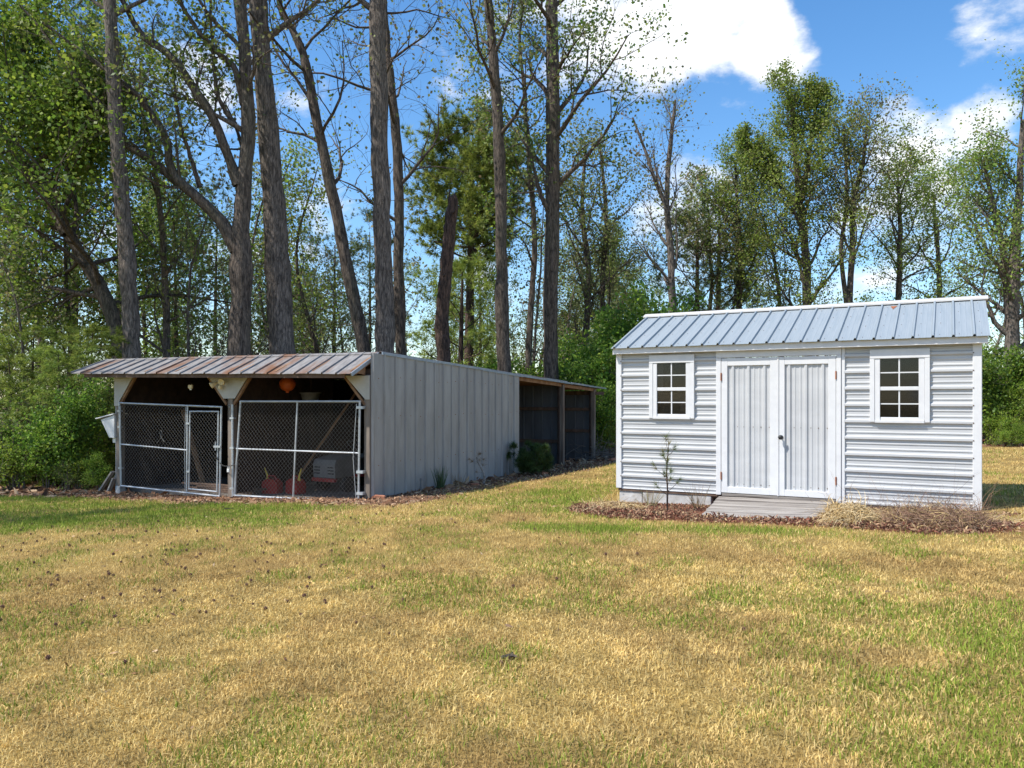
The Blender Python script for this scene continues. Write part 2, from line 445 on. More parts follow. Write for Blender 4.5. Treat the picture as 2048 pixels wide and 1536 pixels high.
# ------------------------------------------------------------------ ground sheet
def axis(lo, a, b, hi, step):
    inner = np.arange(a, b + 1e-6, step)
    l = a - np.cumsum(step * 1.22 ** np.arange(1, 60)); l = l[l > lo]
    r = b + np.cumsum(step * 1.22 ** np.arange(1, 60)); r = r[r < hi]
    return np.concatenate([[lo], l[::-1], inner, r, [hi]])
gx = axis(-600, -13, 15, 600, .16); gy = axis(-200, 1.5, 31, 900, .16)
X, Y = np.meshgrid(gx, gy); X = X.ravel(); Y = Y.ravel()
Zg = G(X, Y)
nx, ny = len(gx), len(gy)
i, j = np.meshgrid(np.arange(nx - 1), np.arange(ny - 1)); k = (j * nx + i).ravel()
quad = np.stack([k, k + 1, k + 1 + nx, k + nx], 1)
def ground_col(x, y):
    g = greenness(x, y)[:, None]
    n = fbm(x, y, .45, 71, 3)[:, None]
    n2 = np.clip((fbm(x, y, .9, 81, 3)[:, None] - .38)*3, 0, 1)
    t = ((TAN * .70) * (1 - n) + (BROWN * .66) * n) * (1 - .5*n2) + BROWN * .62 * .5*n2
    c = t * (1 - g) + (GREEN * .62) * g
    d1, d2, d3 = dirt(x, y); fo = forest(x, y)
    lit = LIT * (.8 + .8 * n)
    for d, cc in ((d1, DIRT * (.75 + .6 * n)), (d2, DIRT * .6 * (.7 + .7*n)), (d3, np.array((.20, .085, .05)) * (.8 + .5*n)), (fo, lit)):
        c = c * (1 - d[:, None]) + cc * d[:, None]
    return c
gcol = ground_col(X, Y)
ground = mk('ground', np.stack([X, Y, Zg], 1), quad, M['ground'], col=gcol, smooth=True)
tag(ground, 'tan and green dormant lawn running back to the wood floor', 'ground', kind='structure')

# ------------------------------------------------------------------ grass blades
def blades(n, x0, x1, y0, y1, keep=None):
    x = rng.uniform(x0, x1, n); y = rng.uniform(y0, y1, n)
    return x, y
def grass_mesh():
    xs, ys, sc = [], [], []
    for ya, yb, den, s in ((1.7, 3.6, 7600, .8), (3.6, 5.2, 5200, 1.0), (5.2, 7.5, 3200, 1.2), (7.5, 10.5, 1900, 1.5), (10.5, 17.5, 850, 2.1), (17.5, 30, 130, 3.8)):
        a = .72 * yb + 1.0
        n = int((yb - ya) * 2 * a * den)
        x = rng.uniform(-a, a, n); y = rng.uniform(ya, yb, n)
        k = np.abs(x) < .72 * y + 1.0
        xs.append(x[k]); ys.append(y[k]); sc.append(np.full(k.sum(), s))
    x = np.concatenate(xs); y = np.concatenate(ys); s = np.concatenate(sc)
    d1, d2, d3 = dirt(x, y); fo = forest(x, y)
    us, vs_ = to_local(x, y, S_O, S_A); uk, vk = to_local(x, y, K_O, K_A)
    bad = np.clip(d1*1.0 + d2*.95 + d3*1.1 + fo*1.0, 0, 1)
    keep = rng.random(len(x)) > bad
    keep &= ~((us > -.05) & (us < 5.2) & (vs_ > -.1) & (vs_ < 3.1))
    keep &= ~((uk > -6.7) & (uk < .2) & (vk > -.1) & (vk < 14.2))
    x, y, s = x[keep], y[keep], s[keep]; n = len(x)
    g = greenness(x, y); r = rng.random(n)
    green = (r < g * .95)
    t = rng.random(n)[:, None]; t2 = rng.random(n)[:, None]
    dry = TAN * (1 - t) + PALE * t
    br = fbm(x, y, .9, 81, 3)[:, None]; q = .9*np.clip((br - .42)*3.2, 0, 1)*(.3 + .7*t2)
    dry = dry * (1 - q) + BROWN * q
    fine = np.clip(.52 + .95*fbm(x, y, .16, 83, 2), .55, 1.5)[:, None]; dry = dry * fine
    liv = GREEN * (1 - t) + LIME * t
    col = np.where(green[:, None], liv, dry) * (.82 + .36 * rng.random(n))[:, None]
    h = (rng.uniform(.014, .036, n) + .008*green) * (.75 + .25*s) * (.75 + .7*fbm(x, y, .35, 91, 2))
    w = rng.uniform(.0022, .0042, n) * s
    az = rng.uniform(0, 2*np.pi, n); lean = rng.uniform(.15, 1.25, n) * np.where(green, .75, 1.15)
    laz = rng.uniform(0, 2*np.pi, n)
    z = G(x, y) - .004
    dx, dy = np.cos(az)*w, np.sin(az)*w
    # each blade bends once: a quad, then a tip
    m1 = np.stack([x + np.cos(laz)*np.sin(lean*.5)*h*.6, y + np.sin(laz)*np.sin(lean*.5)*h*.6, z + h*.6*np.cos(lean*.5)], 1)
    l2 = laz + rng.normal(0, .7, n)
    tip = m1 + np.stack([np.cos(l2)*np.sin(lean*1.35)*h*.7, np.sin(l2)*np.sin(lean*1.35)*h*.7, h*.7*np.cos(lean*1.35)], 1)
    tip[:, 2] = np.maximum(tip[:, 2], z + .004)
    d = np.stack([dx, dy, 0*dx], 1); b0 = np.stack([x, y, z], 1)
    V = np.stack([b0 - d, b0 + d, m1 + d*.85, m1 - d*.85, tip], 1).astype(np.float32)
    near = y < 7.5
    k5 = (np.arange(n)*5)[:, None]
    F4 = (k5 + np.array([[0, 1, 2, 3]]))[near]; F3 = (k5 + np.array([[3, 2, 4]]))[near]; F3b = (k5 + np.array([[0, 1, 4]]))[~near]
    o = mk('grass', V.reshape(-1, 3), [F4, np.concatenate([F3, F3b])], M['grass'], col=np.repeat(col, 5, 0))
    return tag(o, 'short dormant tan and green lawn grass blades', 'grass', kind='stuff')
grass_mesh()

def flakes(name, x, y, size, cols, mat, flat=.5, lift=.015, elong=1.5, heap=None):
    n = len(x)
    a = rng.normal(0, 1, (n, 3)); a[:, 2] *= flat; a /= np.linalg.norm(a, axis=1)[:, None]
    b = rng.normal(0, 1, (n, 3)); b[:, 2] *= flat; b -= a * (a*b).sum(1)[:, None]; b /= np.linalg.norm(b, axis=1)[:, None]
    c = np.stack([x, y, G(x, y) + lift * rng.random(n) + (heap if heap is not None else 0)], 1)
    s = size[:, None]
    V = np.stack([c - a*s*elong, c - b*s*.5 + a*s*.2, c + a*s*elong, c + b*s*.5 + a*s*.1], 1)
    pal = np.array(cols); col = pal[rng.integers(0, len(pal), n)] * rng.uniform(.6, 1.35, n)[:, None]
    return mk(name, V.reshape(-1, 3), np.arange(4*n).reshape(-1, 4), mat, col=np.repeat(col, 4, 0))
LEAFC = [(.30, .16, .09), (.40, .25, .15), (.22, .11, .06), (.46, .33, .21), (.16, .085, .055)]
# fallen leaves in front of and beside the open kennel
def litter_at(n, dens, box, minimum=.25):
    x = rng.uniform(box[0], box[1], n); y = rng.uniform(box[2], box[3], n)
    k = rng.random(n) < dens(x, y)
    return x[k], y[k]
x, y = litter_at(60000, lambda x, y: np.clip(dirt(x, y)[0]*1.1 + dirt(x, y)[1]*.8, 0, 1), (-12, 5, 12.5, 29))
uk, vk = to_local(x, y, K_O, K_A); k = ~((uk > -6.45) & (uk < .13) & (vk > .1) & (vk < 7)); x, y = x[k], y[k]
o = flakes('leaf_litter', x, y, rng.uniform(.018, .045, len(x)), LEAFC, M['litter'])
tag(o, 'brown fallen leaves along the open kennel and its metal side wall', 'leaf litter', kind='stuff')
# stray leaves and bits on the lawn
x, y = litter_at(26000, lambda x, y: (.03 + .65*np.exp(-((x+3.0)/2.6)**2 - ((y-12.7)/1.6)**2) + .5*np.exp(-((x-.4)/1.6)**2-((y-15)/2.5)**2) + .12*(1-sst(-4, 1, x))) * (1-forest(x, y)), (-9, 7, 3.0, 20))
k = rng.random(len(x)) < .40; x, y = x[k], y[k]
o = flakes('lawn_leaves', x, y, rng.uniform(.010, .024, len(x)), LEAFC, M['litter'], .35, .02)
tag(o, 'scattered dry brown leaf bits lying on the lawn', 'leaf litter', kind='stuff')
# wood floor litter
x, y = litter_at(30000, lambda x, y: forest(x, y), (-22, 24, 16, 42))
o = flakes('wood_floor_leaves', x, y, rng.uniform(.05, .11, len(x)), LEAFC, M['litter'], .5, .04)
tag(o, 'brown leaf litter on the floor of the wood', 'leaf litter', kind='stuff')
# red-brown mulch in front of the white shed
MULC = [(.19, .075, .048), (.24, .105, .065), (.12, .05, .036), (.36, .22, .13), (.26, .15, .095), (.42, .30, .17)]
x, y = litter_at(110000, lambda x, y: dirt(x, y)[2]**1.5 * (.35 + .65*fbm(x, y, .5, 12, 3)*1.4), (.3, 8, 7.0, 13.8))
us, vs_ = to_local(x, y, S_O, S_A); k = (vs_ < -.03) & (rng.random(len(x)) < np.where((us > 1.6) & (us < 3.3) & (vs_ > -1.5), .0, 1)); x, y, us, vs_ = x[k], y[k], us[k], vs_[k]
edge = np.interp(us, (-.4, .5, 1.2, 2.5, 4.5, 5.6), (1.15, 1.75, 1.9, 1.85, 2.25, 1.9)) - .3
heap = .08 * np.exp(-((vs_ + edge)/.33)**2) * (fbm(x, y, .3, 5, 3) + .3) * rng.random(len(x))
o = flakes('mulch', x, y, rng.uniform(.011, .028, len(x)), MULC, M['litter'], .9, .02, 1.5, heap)
tag(o, 'red brown bark mulch in a strip before the white shed', 'mulch', kind='stuff')

def strands(name, n, posf, length, width, cols, mat, droop=.3, seg=4, up=.4):
    """thin bent stalks (straw, vines): posf(n) -> base xyz arrays, dir arrays"""
    p, d = posf(n)
    L_ = rng.uniform(*length, n); w = rng.uniform(*width, n)
    side = np.cross(d, rng.normal(0, 1, (n, 3))); side /= np.linalg.norm(side, axis=1)[:, None] + 1e-9
    V = []; cur = p.copy(); dd = d.copy()
    for s in range(seg + 1):
        ww = (w * (1 - .85 * s / seg))[:, None]
        V += [cur - side*ww, cur + side*ww]
        dd = dd + rng.normal(0, .28, (n, 3)); dd[:, 2] -= droop
        dd /= np.linalg.norm(dd, axis=1)[:, None]
        cur = cur + dd * (L_/seg)[:, None]
        cur[:, 2] = np.maximum(cur[:, 2], G(cur[:, 0], cur[:, 1]) + .005)
    V = np.stack(V, 1); m_ = 2*(seg+1)
    base = (np.arange(n)*m_)[:, None]
    F = np.concatenate([base + np.array([2*s, 2*s+1, 2*s+3, 2*s+2]) for s in range(seg)])
    pal = np.array(cols); col = pal[rng.integers(0, len(pal), n)] * rng.uniform(.7, 1.3, n)[:, None]
    return mk(name, V.reshape(-1, 3), F, mat, col=np.repeat(col, m_, 0))
STRAW = [(.50, .36, .17), (.58, .44, .24), (.42, .28, .12), (.62, .50, .30)]
DEADV = [(.22, .13, .085), (.28, .17, .11), (.17, .10, .07), (.33, .23, .16)]
def heap_pos(u0, v0, ru, rv, h, up):
    def f(n):
        a = rng.uniform(0, 2*np.pi, n); r = np.sqrt(rng.random(n))
        u = u0 + ru*r*np.cos(a); v = v0 + rv*r*np.sin(a)
        v = np.minimum(v, -.06)
        x, y = to_world(u, v, S_O, S_A)
        z = G(x, y) + h * np.sqrt(np.clip(1 - r*r, 0, 1)) * rng.random(n)**.45
        d = rng.normal(0, 1, (n, 3)); d[:, 2] = np.abs(d[:, 2])*up + .1
        d /= np.linalg.norm(d, axis=1)[:, None]
        return np.stack([x, y, z], 1), d
    return f
o = strands('hay_clump', 1500, heap_pos(3.62, -1.55, .32, .34, .24, .9), (.15, .42), (.003, .006), STRAW, M['straw'], .5)
tag(o, 'flopped clump of dry golden grass beside the wooden ramp', 'dry grass', kind='stuff')
o = strands('brush_pile', 2600, heap_pos(4.58, -1.5, .62, .60, .20, .7), (.12, .40), (.002, .005), DEADV + STRAW[:1], M['straw'], .25)
tag(o, 'low tangle of brown dead vines at the shed corner', 'brush', kind='stuff')
o = strands('straw_scatter', 2600, heap_pos(4.35, -1.0, 1.1, .9, .06, .3), (.10, .28), (.002, .005), STRAW, M['straw'], .35)
tag(o, 'loose pale straw spread under the right window of the shed', 'straw', kind='stuff')
o = strands('straw_tuft', 1300, heap_pos(.15, -.75, .60, .55, .08, .5), (.12, .32), (.002, .005), STRAW, M['straw'], .45)
tag(o, 'pale straw lying by the left corner of the shed foundation', 'straw', kind='stuff')
def vine_pos(u0, u1, v):
    def f(n):
        u = rng.uniform(u0, u1, n); vv = v + rng.uniform(-.12, .04, n)
        x, y = to_world(u, vv, S_O, S_A)
        d = rng.normal(0, .45, (n, 3)); d[:, 2] = 1.0
        d /= np.linalg.norm(d, axis=1)[:, None]
        return np.stack([x, y, G(x, y)], 1), d
    return f
o = strands('dead_vines', 70, vine_pos(3.2, 5.15, -.16), (.35, .95), (.0016, .003), DEADV, M['straw'], -.02, 9)
tag(o, 'thin bare vine stems climbing the shed siding under the right window', 'vine', kind='stuff')
o = strands('trailing_vines', 14, vine_pos(5.0, 5.5, -.3), (.5, 1.1), (.002, .004), DEADV, M['straw'], .08, 8)
tag(o, 'long arching bare stems beyond the right corner of the shed', 'vine', kind='stuff')

# ------------------------------------------------------------------ the white shed
SL = 5.07
SZ = -.02
shed = thing('garden_shed', 'white metal garden shed with light blue ribbed roof and double doors', 'shed', (S_O[0], S_O[1], SZ), S_A)
def sb(mb, name, m, parent=None, smooth=False):
    return mb.build(name, m, shed if parent is None else parent, smooth, -SZ if parent is None else 0)

RIB0, RIBP = 1.988, .2305
def rib_profile(lo, hi, r0, pitch, big=.032, small=.009):
    """list of (coordinate, height) of a ribbed sheet between lo and hi"""
    pts = []
    k0 = math.floor((lo - r0)/pitch) - 1; k1 = math.ceil((hi - r0)/pitch) + 1
    for k in range(k0, k1 + 1):
        c = r0 + k*pitch
        pts += [(c-.034, 0), (c-.014, big), (c+.014, big), (c+.034, 0)]
        for q in (1/3, 2/3):
            d = c + pitch*q; pts += [(d-.016, 0), (d-.007, small), (d+.007, small), (d+.016, 0)]
    pts.sort()
    def hgt(z):
        for (a, ha), (b, hb) in zip(pts, pts[1:]):
            if a <= z <= b: return ha + (hb-ha)*(z-a)/max(b-a, 1e-9)
        return 0
    out = [(lo, hgt(lo))] + [p for p in pts if lo < p[0] < hi] + [(hi, hgt(hi))]
    return out
def siding(x0, x1, z0, z1):
    pr = rib_profile(z0, z1, RIB0, RIBP)
    n = len(pr); V = []
    for x in (x0, x1):
        V += [(x, -h, z) for z, h in pr]
    V += [(x, .02, z) for x in (x0, x1) for z in (z0, z1)]
    F = [(i, n+i, n+i+1, i+1) for i in range(n-1)]
    mb = MB(); mb.add(V, F); return mb
BOT_L, BOT_R, TOP = .165, .14, 2.36
WINS = [(.551, 1.277, 1.306, 2.30), (3.743, 4.479, 1.291, 2.288)]
def sheets(x0, x1, z0, z1):
    cuts = [z0] + [z for z in (RIB0 - 3*RIBP*k - .05 for k in (2, 1, 0)) if z0 + .1 < z < z1 - .1] + [z1]
    for a, b in zip(cuts, cuts[1:]): sb(siding(x0, x1, a, b), 'siding_sheet', M['white_steel'])
for (x0, x1, bot), w in zip(((.07, 1.63, BOT_L), (3.41, 5.0, BOT_R)), WINS):
    sheets(x0, w[0]+.05, bot, TOP); sheets(w[1]-.05, x1, bot, TOP)
    sb(siding(w[0]+.05, w[1]-.05, bot, w[2]+.03), 'siding_sheet', M['white_steel'])
    sb(siding(w[0]+.05, w[1]-.05, w[3]-.03, TOP), 'siding_sheet', M['white_steel'])
for x0, x1, zb in ((-.012, .082, .168), (4.972, 5.078, .135)):
    mb = MB(); mb.box(x0, x1, -.034, .07, zb, 2.37, .006); sb(mb, 'corner_trim', M['white_paint'])
# side and back walls, floor and dark inside
mb = MB(); mb.box(-.0, .05, .07, 2.95, .15, 2.36); mb.prism([(.0, 2.36), (3.02, 2.36), (1.5, 3.0)], 'x', 0, .05); sb(mb, 'side_wall', M['white_steel'])
mb = MB(); mb.box(5.02, 5.07, .07, 2.95, .12, 2.36); mb.prism([(.0, 2.36), (3.02, 2.36), (1.5, 3.0)], 'x', 5.02, 5.07); sb(mb, 'side_wall', M['white_steel'])
mb = MB(); mb.box(0, 5.07, 2.951, 3.0, .12, 2.36); sb(mb, 'back_wall', M['white_steel'])
mb = MB(); mb.box(.05, 5.02, .03, 2.95, .10, .16); sb(mb, 'floor', M['old_wood'])
mb = MB(); mb.box(.06, 5.01, 2.90, 2.948, .17, 2.36); mb.box(.052, .075, .07, 2.90, .17, 2.36); mb.box(4.995, 5.018, .07, 2.90, .17, 2.36); sb(mb, 'inner_lining', M['dark_wood'])
mb = MB(); mb.box(.62, 1.25, .30, .33, 1.30, 1.70); sb(mb, 'inner_shelf', M['grey_wood'])
mb = MB(); mb.box(.665, .75, .05, .06, 1.70, 2.2); sb(mb, 'curtain', M['curtain'])
# skirting and foundation blocks
mb = MB(); mb.box(.02, 1.66, -.012, .05, .125, .160); sb(mb, 'skirt_board', M['old_wood'])
mb = MB(); mb.box(3.40, 5.06, -.010, .05, .09, .138); sb(mb, 'skirt_board', M['grey_wood'])
x = .03
for w in (.40, .41, .40, .30):
    gx_, gy_ = to_world(x + w/2, 0, S_O, S_A)
    mb = MB(); mb.box(x, x + w - .012, .0 + rng.uniform(-.006, .01), .2, gz(gx_, gy_) - .12, .122, .008); sb(mb, 'foundation_block', M['block']); x += w
for x in (1.7, 2.6, 3.4, 4.2, 4.85):
    mb = MB(); mb.box(x, x + .2, .12, .4, -.12, .098); sb(mb, 'pier_block', M['block'])
for x in (.1, 2.5, 4.8):
    mb = MB(); mb.box(x, x + .2, 2.7, 2.95, -.30, .098); sb(mb, 'pier_block', M['block'])
# fascia and soffit
mb = MB(); mb.box(-.03, 5.14, -.128, -.098, 2.328, 2.425, .004); sb(mb, 'fascia', M['white_paint'])
mb = MB(); mb.box(-.02, 5.13, -.097, .03, 2.362, 2.380); sb(mb, 'soffit', M['soffit'])
mb = MB(); mb.box(.0, 5.07, 3.05, 3.10, 2.29, 2.38); sb(mb, 'fascia', M['white_paint'])
for x in (-.035, 5.115):
    mb = MB(); mb.prism([(-.12, 2.32), (-.12, 2.385), (1.5, 3.035), (3.12, 2.385), (3.12, 2.32), (1.5, 2.97)], 'x', x, x + .025); sb(mb, 'rake_board', M['white_paint'])
# roof sheets: 11 in front with two ribs each, the back slope the same
RW = 5.215 / 11
def roof_sheet():
    pr = []
    for c in (.06, .06 + RW/2):
        pr += [(c-.022, 0), (c-.010, .030), (c+.010, .030), (c+.020, 0)]
        for q in (.085, .15): pr += [(c+q-.010, 0), (c+q-.003, .0015), (c+q+.003, .0015), (c+q+.010, 0)]
    pr = [(0, 0)] + [p for p in pr if 0 < p[0] < RW] + [(RW, 0)]
    n = len(pr); Ls = 1.80
    V = [(x, d, h) for d in (0, Ls) for x, h in pr] + [(x, d, h - .008) for d in (0, Ls) for x, h in pr]
    F = [(i, i+1, n+i+1, n+i) for i in range(n-1)] + [(2*n+i+1, 2*n+i, 3*n+i, 3*n+i+1) for i in range(n-1)]
    F += [(i+1, i, 2*n+i, 2*n+i+1) for i in range(n-1)] + [(n+i, n+i+1, 3*n+i+1, 3*n+i) for i in range(n-1)]
    F += [(0, n, 3*n, 2*n), (n-1, 3*n-1, 4*n-1, 2*n-1)]
    return MB().add(V, F)
slope = math.atan2(3.085 - 2.421, 1.67)
first = None
for side in (0, 1):
    for k in range(11):
        if first is None:
            first = o = roof_sheet().build('roof_sheet', M['shed_roof'], shed)
        else:
            o = first.copy(); C.objects.link(o); o.parent = shed
        if side == 0:
            o.location = (-.048 + RW*k + .0, -.175, 2.421 - SZ + (.0015 if k % 2 else 0)); o.rotation_euler = (slope, 0, 0)
        else:
            o.location = (-.048 + RW*(k+1), 3.175, 2.421 - SZ + (.0015 if k % 2 else 0)); o.rotation_euler = (slope, 0, math.pi)
mb = MB(); hw = .12; zc = 3.108
t = math.tan(slope)
for sgn in (-1, 1):
    V = [(x, 1.5 + sgn*d, zc - d*t + e) for x in (-.06, 5.20) for d in (0, hw) for e in (0, .022)]
    mb.add(V, [(0,1,3,2),(4,6,7,5),(0,4,5,1),(2,3,7,6),(0,2,6,4),(1,5,7,3)])
sb(mb, 'ridge_cap', M['soffit'])
mb = MB()
for k in range(22):
    for d in (.10, .62, 1.15, 1.55):
        xx = -.048 + RW/2*k + .06 + .075 + rng.uniform(-.01, .01); yy = -.175 + d*math.cos(slope); zz = 2.421 + d*math.sin(slope) + .006
        mb.box(xx-.004, xx+.004, yy-.004, yy+.004, zz, zz+.006)
o = sb(mb, 'roof_screws', M['old_wood']); o['kind'] = 'stuff'
# rust patch under the ridge
mb = MB(); d0, d1 = 1.43, 1.67
def onroof(x, d, e=.0065): return (x, -.175 + d*math.cos(slope), 2.421 + d*math.sin(slope) + e)
xr = 3.967
mb.add([onroof(xr-.045, 1.62), onroof(xr+.05, 1.62), onroof(xr+.02, 1.53), onroof(xr-.0, 1.44), onroof(xr-.025, 1.53)], [(0, 4, 3, 2, 1)])
sb(mb, 'rust_patch', M['rust'])
# doorway trim
mb = MB(); mb.box(1.612, 1.688, -.045, .03, .155, 2.228, .005); sb(mb, 'door_trim', M['white_paint'])
mb = MB(); mb.box(3.310, 3.376, -.045, .03, .135, 2.228, .005); sb(mb, 'door_trim', M['white_paint'])
mb = MB(); mb.box(3.379, 3.424, -.030, .03, .130, 2.355, .004); sb(mb, 'door_trim', M['white_paint'])
mb = MB(); mb.box(1.612, 3.376, -.047, .03, 2.2305, 2.340, .005); sb(mb, 'door_header', M['white_paint'])
mb = MB(); mb.box(1.70, 3.30, -.04, .03, .145, .183); sb(mb, 'threshold', M['grey_wood'])
def vribs(x0, x1, z0, z1, r0, pitch, y):
    pr = rib_profile(x0, x1, r0, pitch, .022, .006); n = len(pr)
    V = [(x, y - h, z) for z in (z0, z1) for x, h in pr]
    return MB().add(V, [(i, i+1, n+i+1, n+i) for i in range(n-1)])
for x0, x1, p0, p1, r0, sgn in ((1.692, 2.509, 1.783, 2.405, 1.862, -1), (2.531, 3.306, 2.612, 3.206, 2.672, 1)):
    z0, z1, f0, f1 = .192, 2.222, .285, 2.108
    mb = MB(); mb.box(x0, p0, -.040, .0, z0, z1, .004)
    mb.box(p1, x1, -.040, .0, z0, z1, .004)
    mb.box(p0 - .002, p1 + .002, -.0385, .0, z0, f0, .004); mb.box(p0 - .002, p1 + .002, -.0385, .0, f1, z1, .004)
    d = sb(mb, 'door', M['white_paint'])
    vribs(p0 - .01, p1 + .01, f0 - .01, f1 + .01, r0, .2305, -.008).build('door_panel', M['white_steel'], d)
    hx = x0 - .002 if sgn < 0 else x1 + .002
    for hz in (.448, 1.945):
        mb = MB(); mb.box(hx - .010, hx + .010, -.052, -.030, hz - .055, hz + .055); mb.tube([(hx, -.052, hz-.06), (hx, -.052, hz+.06)], .007, 6)
        mb.build('hinge', M['rust'], d)
    if sgn > 0:
        mb = MB(); mb.lathe([(.028, 0), (.028, .008), (.011, .012), (.011, .045), (.030, .055), (.035, .070), (.030, .085), (.012, .092)], 14)
        kn = mb.build('door_knob', M['black'], d, True); kn.rotation_euler = (R_(90), 0, 0); kn.location = (2.566, -.041, 1.051)
mb = MB(); mb.box(2.5085, 2.5315, -.050, -.01, .185, 2.226, .004); sb(mb, 'astragal', M['white_paint'])
# screw heads on the corner trims and across the door panels
mb = MB()
for k in range(-8, 2):
    z = RIB0 + k*RIBP
    for x, y in ((.072, -.034), (4.982, -.034)): mb.box(x - .007, x + .007, y - .005, y, z - .012, z + .002)
for x in (1.93, 2.02, 2.16, 2.27, 2.39, 2.74, 2.83, 2.97, 3.07, 3.19):
    for z in (1.19, .33): mb.box(x - .006, x + .006, -.014 if z > 1 else -.014, -.006, z - .006, z + .006)
o = sb(mb, 'screws', M['old_wood']); o['kind'] = 'stuff'
# windows
for (x0, x1, z0, z1), (g0, g1, gz0, gz1) in zip(WINS, ((.678, 1.143, 1.360, 2.165), (3.872, 4.345, 1.345, 2.155))):
    mb = MB(); mb.box(x0, x1, -.052, .02, gz1 + .008, z1, .004)
    mb.box(x0, x0 + .062, -.050, .02, z0 - .002, gz1 + .006, .004); mb.box(x1 - .062, x1, -.050, .02, z0 - .002, gz1 + .006, .004)
    mb.box(x0 + .064, x1 - .064, -.056, .02, z0 - .012, gz0 - .026, .004)
    w = sb(mb, 'window', M['white_paint'])
    mid = (gz0 + gz1)/2 + .0
    mb = MB(); mb.box(x0 + .063, g0, -.042, .02, gz0 - .025, gz1 + .007, .003); mb.box(g1, x1 - .063, -.042, .02, gz0 - .025, gz1 + .007, .003)
    mb.box(g0, g1, -.036, .0, mid - .026, mid + .026, .004); mb.box(g0, g1, -.03, .0, gz0 - .024, gz0 + .012, .003)
    mb.build('sash_frame', M['white_paint'], w)
    cx = (g0 + g1)/2
    for za, zb, yy in ((mid + .026, gz1 + .006, -.022), (gz0 + .012, mid - .026, -.012)):
        zm = (za + zb)/2
        mb = MB(); mb.box(cx - .009, cx + .009, yy - .010, yy - .0035, za, zb); mb.box(g0, g1, yy - .009, yy - .0035, zm - .008, zm + .008); mb.build('muntin', M['white_paint'], w)
        for a, b in ((g0, cx), (cx, g1)):
            for c, d in ((za, zm), (zm, zb)):
                mb = MB(); mb.box(a + .0005, b - .0005, yy - .003, yy, c + .0005, d - .0005); mb.build('pane', M['glass'], w)

# ------------------------------------------------------------------ wooden ramp
rx, ry = to_world(2.45, -.42, S_O, S_A)
ramp = thing('wooden_ramp', 'weathered grey plank ramp sloping down from the shed doors', 'ramp', (S_O[0], S_O[1], 0), S_A)
def rp_(u, v): # top surface height
    t = (v + .03)/-1.48
    zt = .135 + .02*(u-1.67)/1.6; x_, y_ = to_world(u, -1.5, S_O, S_A); zb = gz(x_, y_) + .035
    return zt*(1-t) + zb*t
nb = 10
for k in range(nb):
    v1 = -.055 - k*1.45/nb; v0 = v1 - 1.45/nb + .014
    xa = 1.66 + .14*k/nb + rng.uniform(-.02, .012); xb = 3.27 + .04*k/nb + rng.uniform(-.02, .02)
    V = []
    seg = 8
    kz = rng.uniform(-.006, .006)
    for q in range(seg + 1):
        u = xa + (xb-xa)*q/seg; wob = kz + rng.uniform(-.002, .002)
        for v in (v0 + rng.uniform(-.003, .003), v1):
            V.append((u, v, rp_(u, v) + wob)); V.append((u, v, rp_(u, v) - .034))
    F = []
    for q in range(seg):
        a, b = 4*q, 4*q+4
        F += [(a, b, b+2, a+2), (a+1, a+3, b+3, b+1), (a, a+1, b+1, b), (a+2, b+2, b+3, a+3)]
    F += [(0, 2, 3, 1), (4*seg, 4*seg+1, 4*seg+3, 4*seg+2)]
    MB().add(V, F).build('plank', M['grey_wood'], ramp)
for u in (1.75, 2.45, 3.15):
    mb = MB(); v0, v1 = -.06, -1.48
    mb.add([(u+du, v, z) for du in (0, .04) for v, z in ((v0, rp_(u, v0)-.038), (v1, rp_(u, v1)-.038), (v1, rp_(u, v1)-.14), (v0, -.14))], [(0,1,2,3),(7,6,5,4),(0,4,5,1),(1,5,6,2),(2,6,7,3),(3,7,4,0)])
    mb.build('stringer', M['old_wood'], ramp)
# ------------------------------------------------------------------ the open kennel
KZ = -.45
ken = thing('kennel_building', 'long open fronted kennel with rusty tin roof and grey metal side wall', 'outbuilding', (K_O[0], K_O[1], KZ), K_A)
def kb(mb, name, m, parent=None, smooth=False):
    return mb.build(name, m, ken if parent is None else parent, smooth, -KZ if parent is None else 0)
def roofz(y):
    return float(np.interp(y, (.4, 7.05, 10.67, 13.9, 15.1), (2.492, 2.262, 2.145, 2.045, 2.02)))
# slab
mb = MB(); mb.box(-6.42, -.02, .30, 6.98, -.60, -.40); kb(mb, 'floor_slab', M['concrete'])
# front posts
for x, w in ((-6.455, .13), (-3.26, .14), (.045, .13)):
    mb = MB(); mb.box(x - w/2, x + w/2, .0, .13, -.62, 2.06 if x > -6 else 2.10, .008); kb(mb, 'post', M['post_wood'])
mb = MB(); mb.box(-6.53, -6.385, -.012, .14, -.62, -.30, .008); kb(mb, 'post_footing', M['block'])
# header and fascia boards
mb = MB(); mb.beam((-6.52, .06, 2.16), (.10, .06, 2.115), .05, .11); kb(mb, 'header_beam', M['dark_wood'])
mb = MB(); mb.beam((-6.95, -.43, 2.125), (-.15, -.43, 2.035), .035, .085); kb(mb, 'fascia_board', M['old_wood'])
for x in np.linspace(-6.9, -.03, 9):
    zr = 2.45; mb = MB(); mb.beam((x, -.40, 2.085 - .012*x), (x, .40, zr - .01), .04, .085); kb(mb, 'rafter', M['brown_wood'])
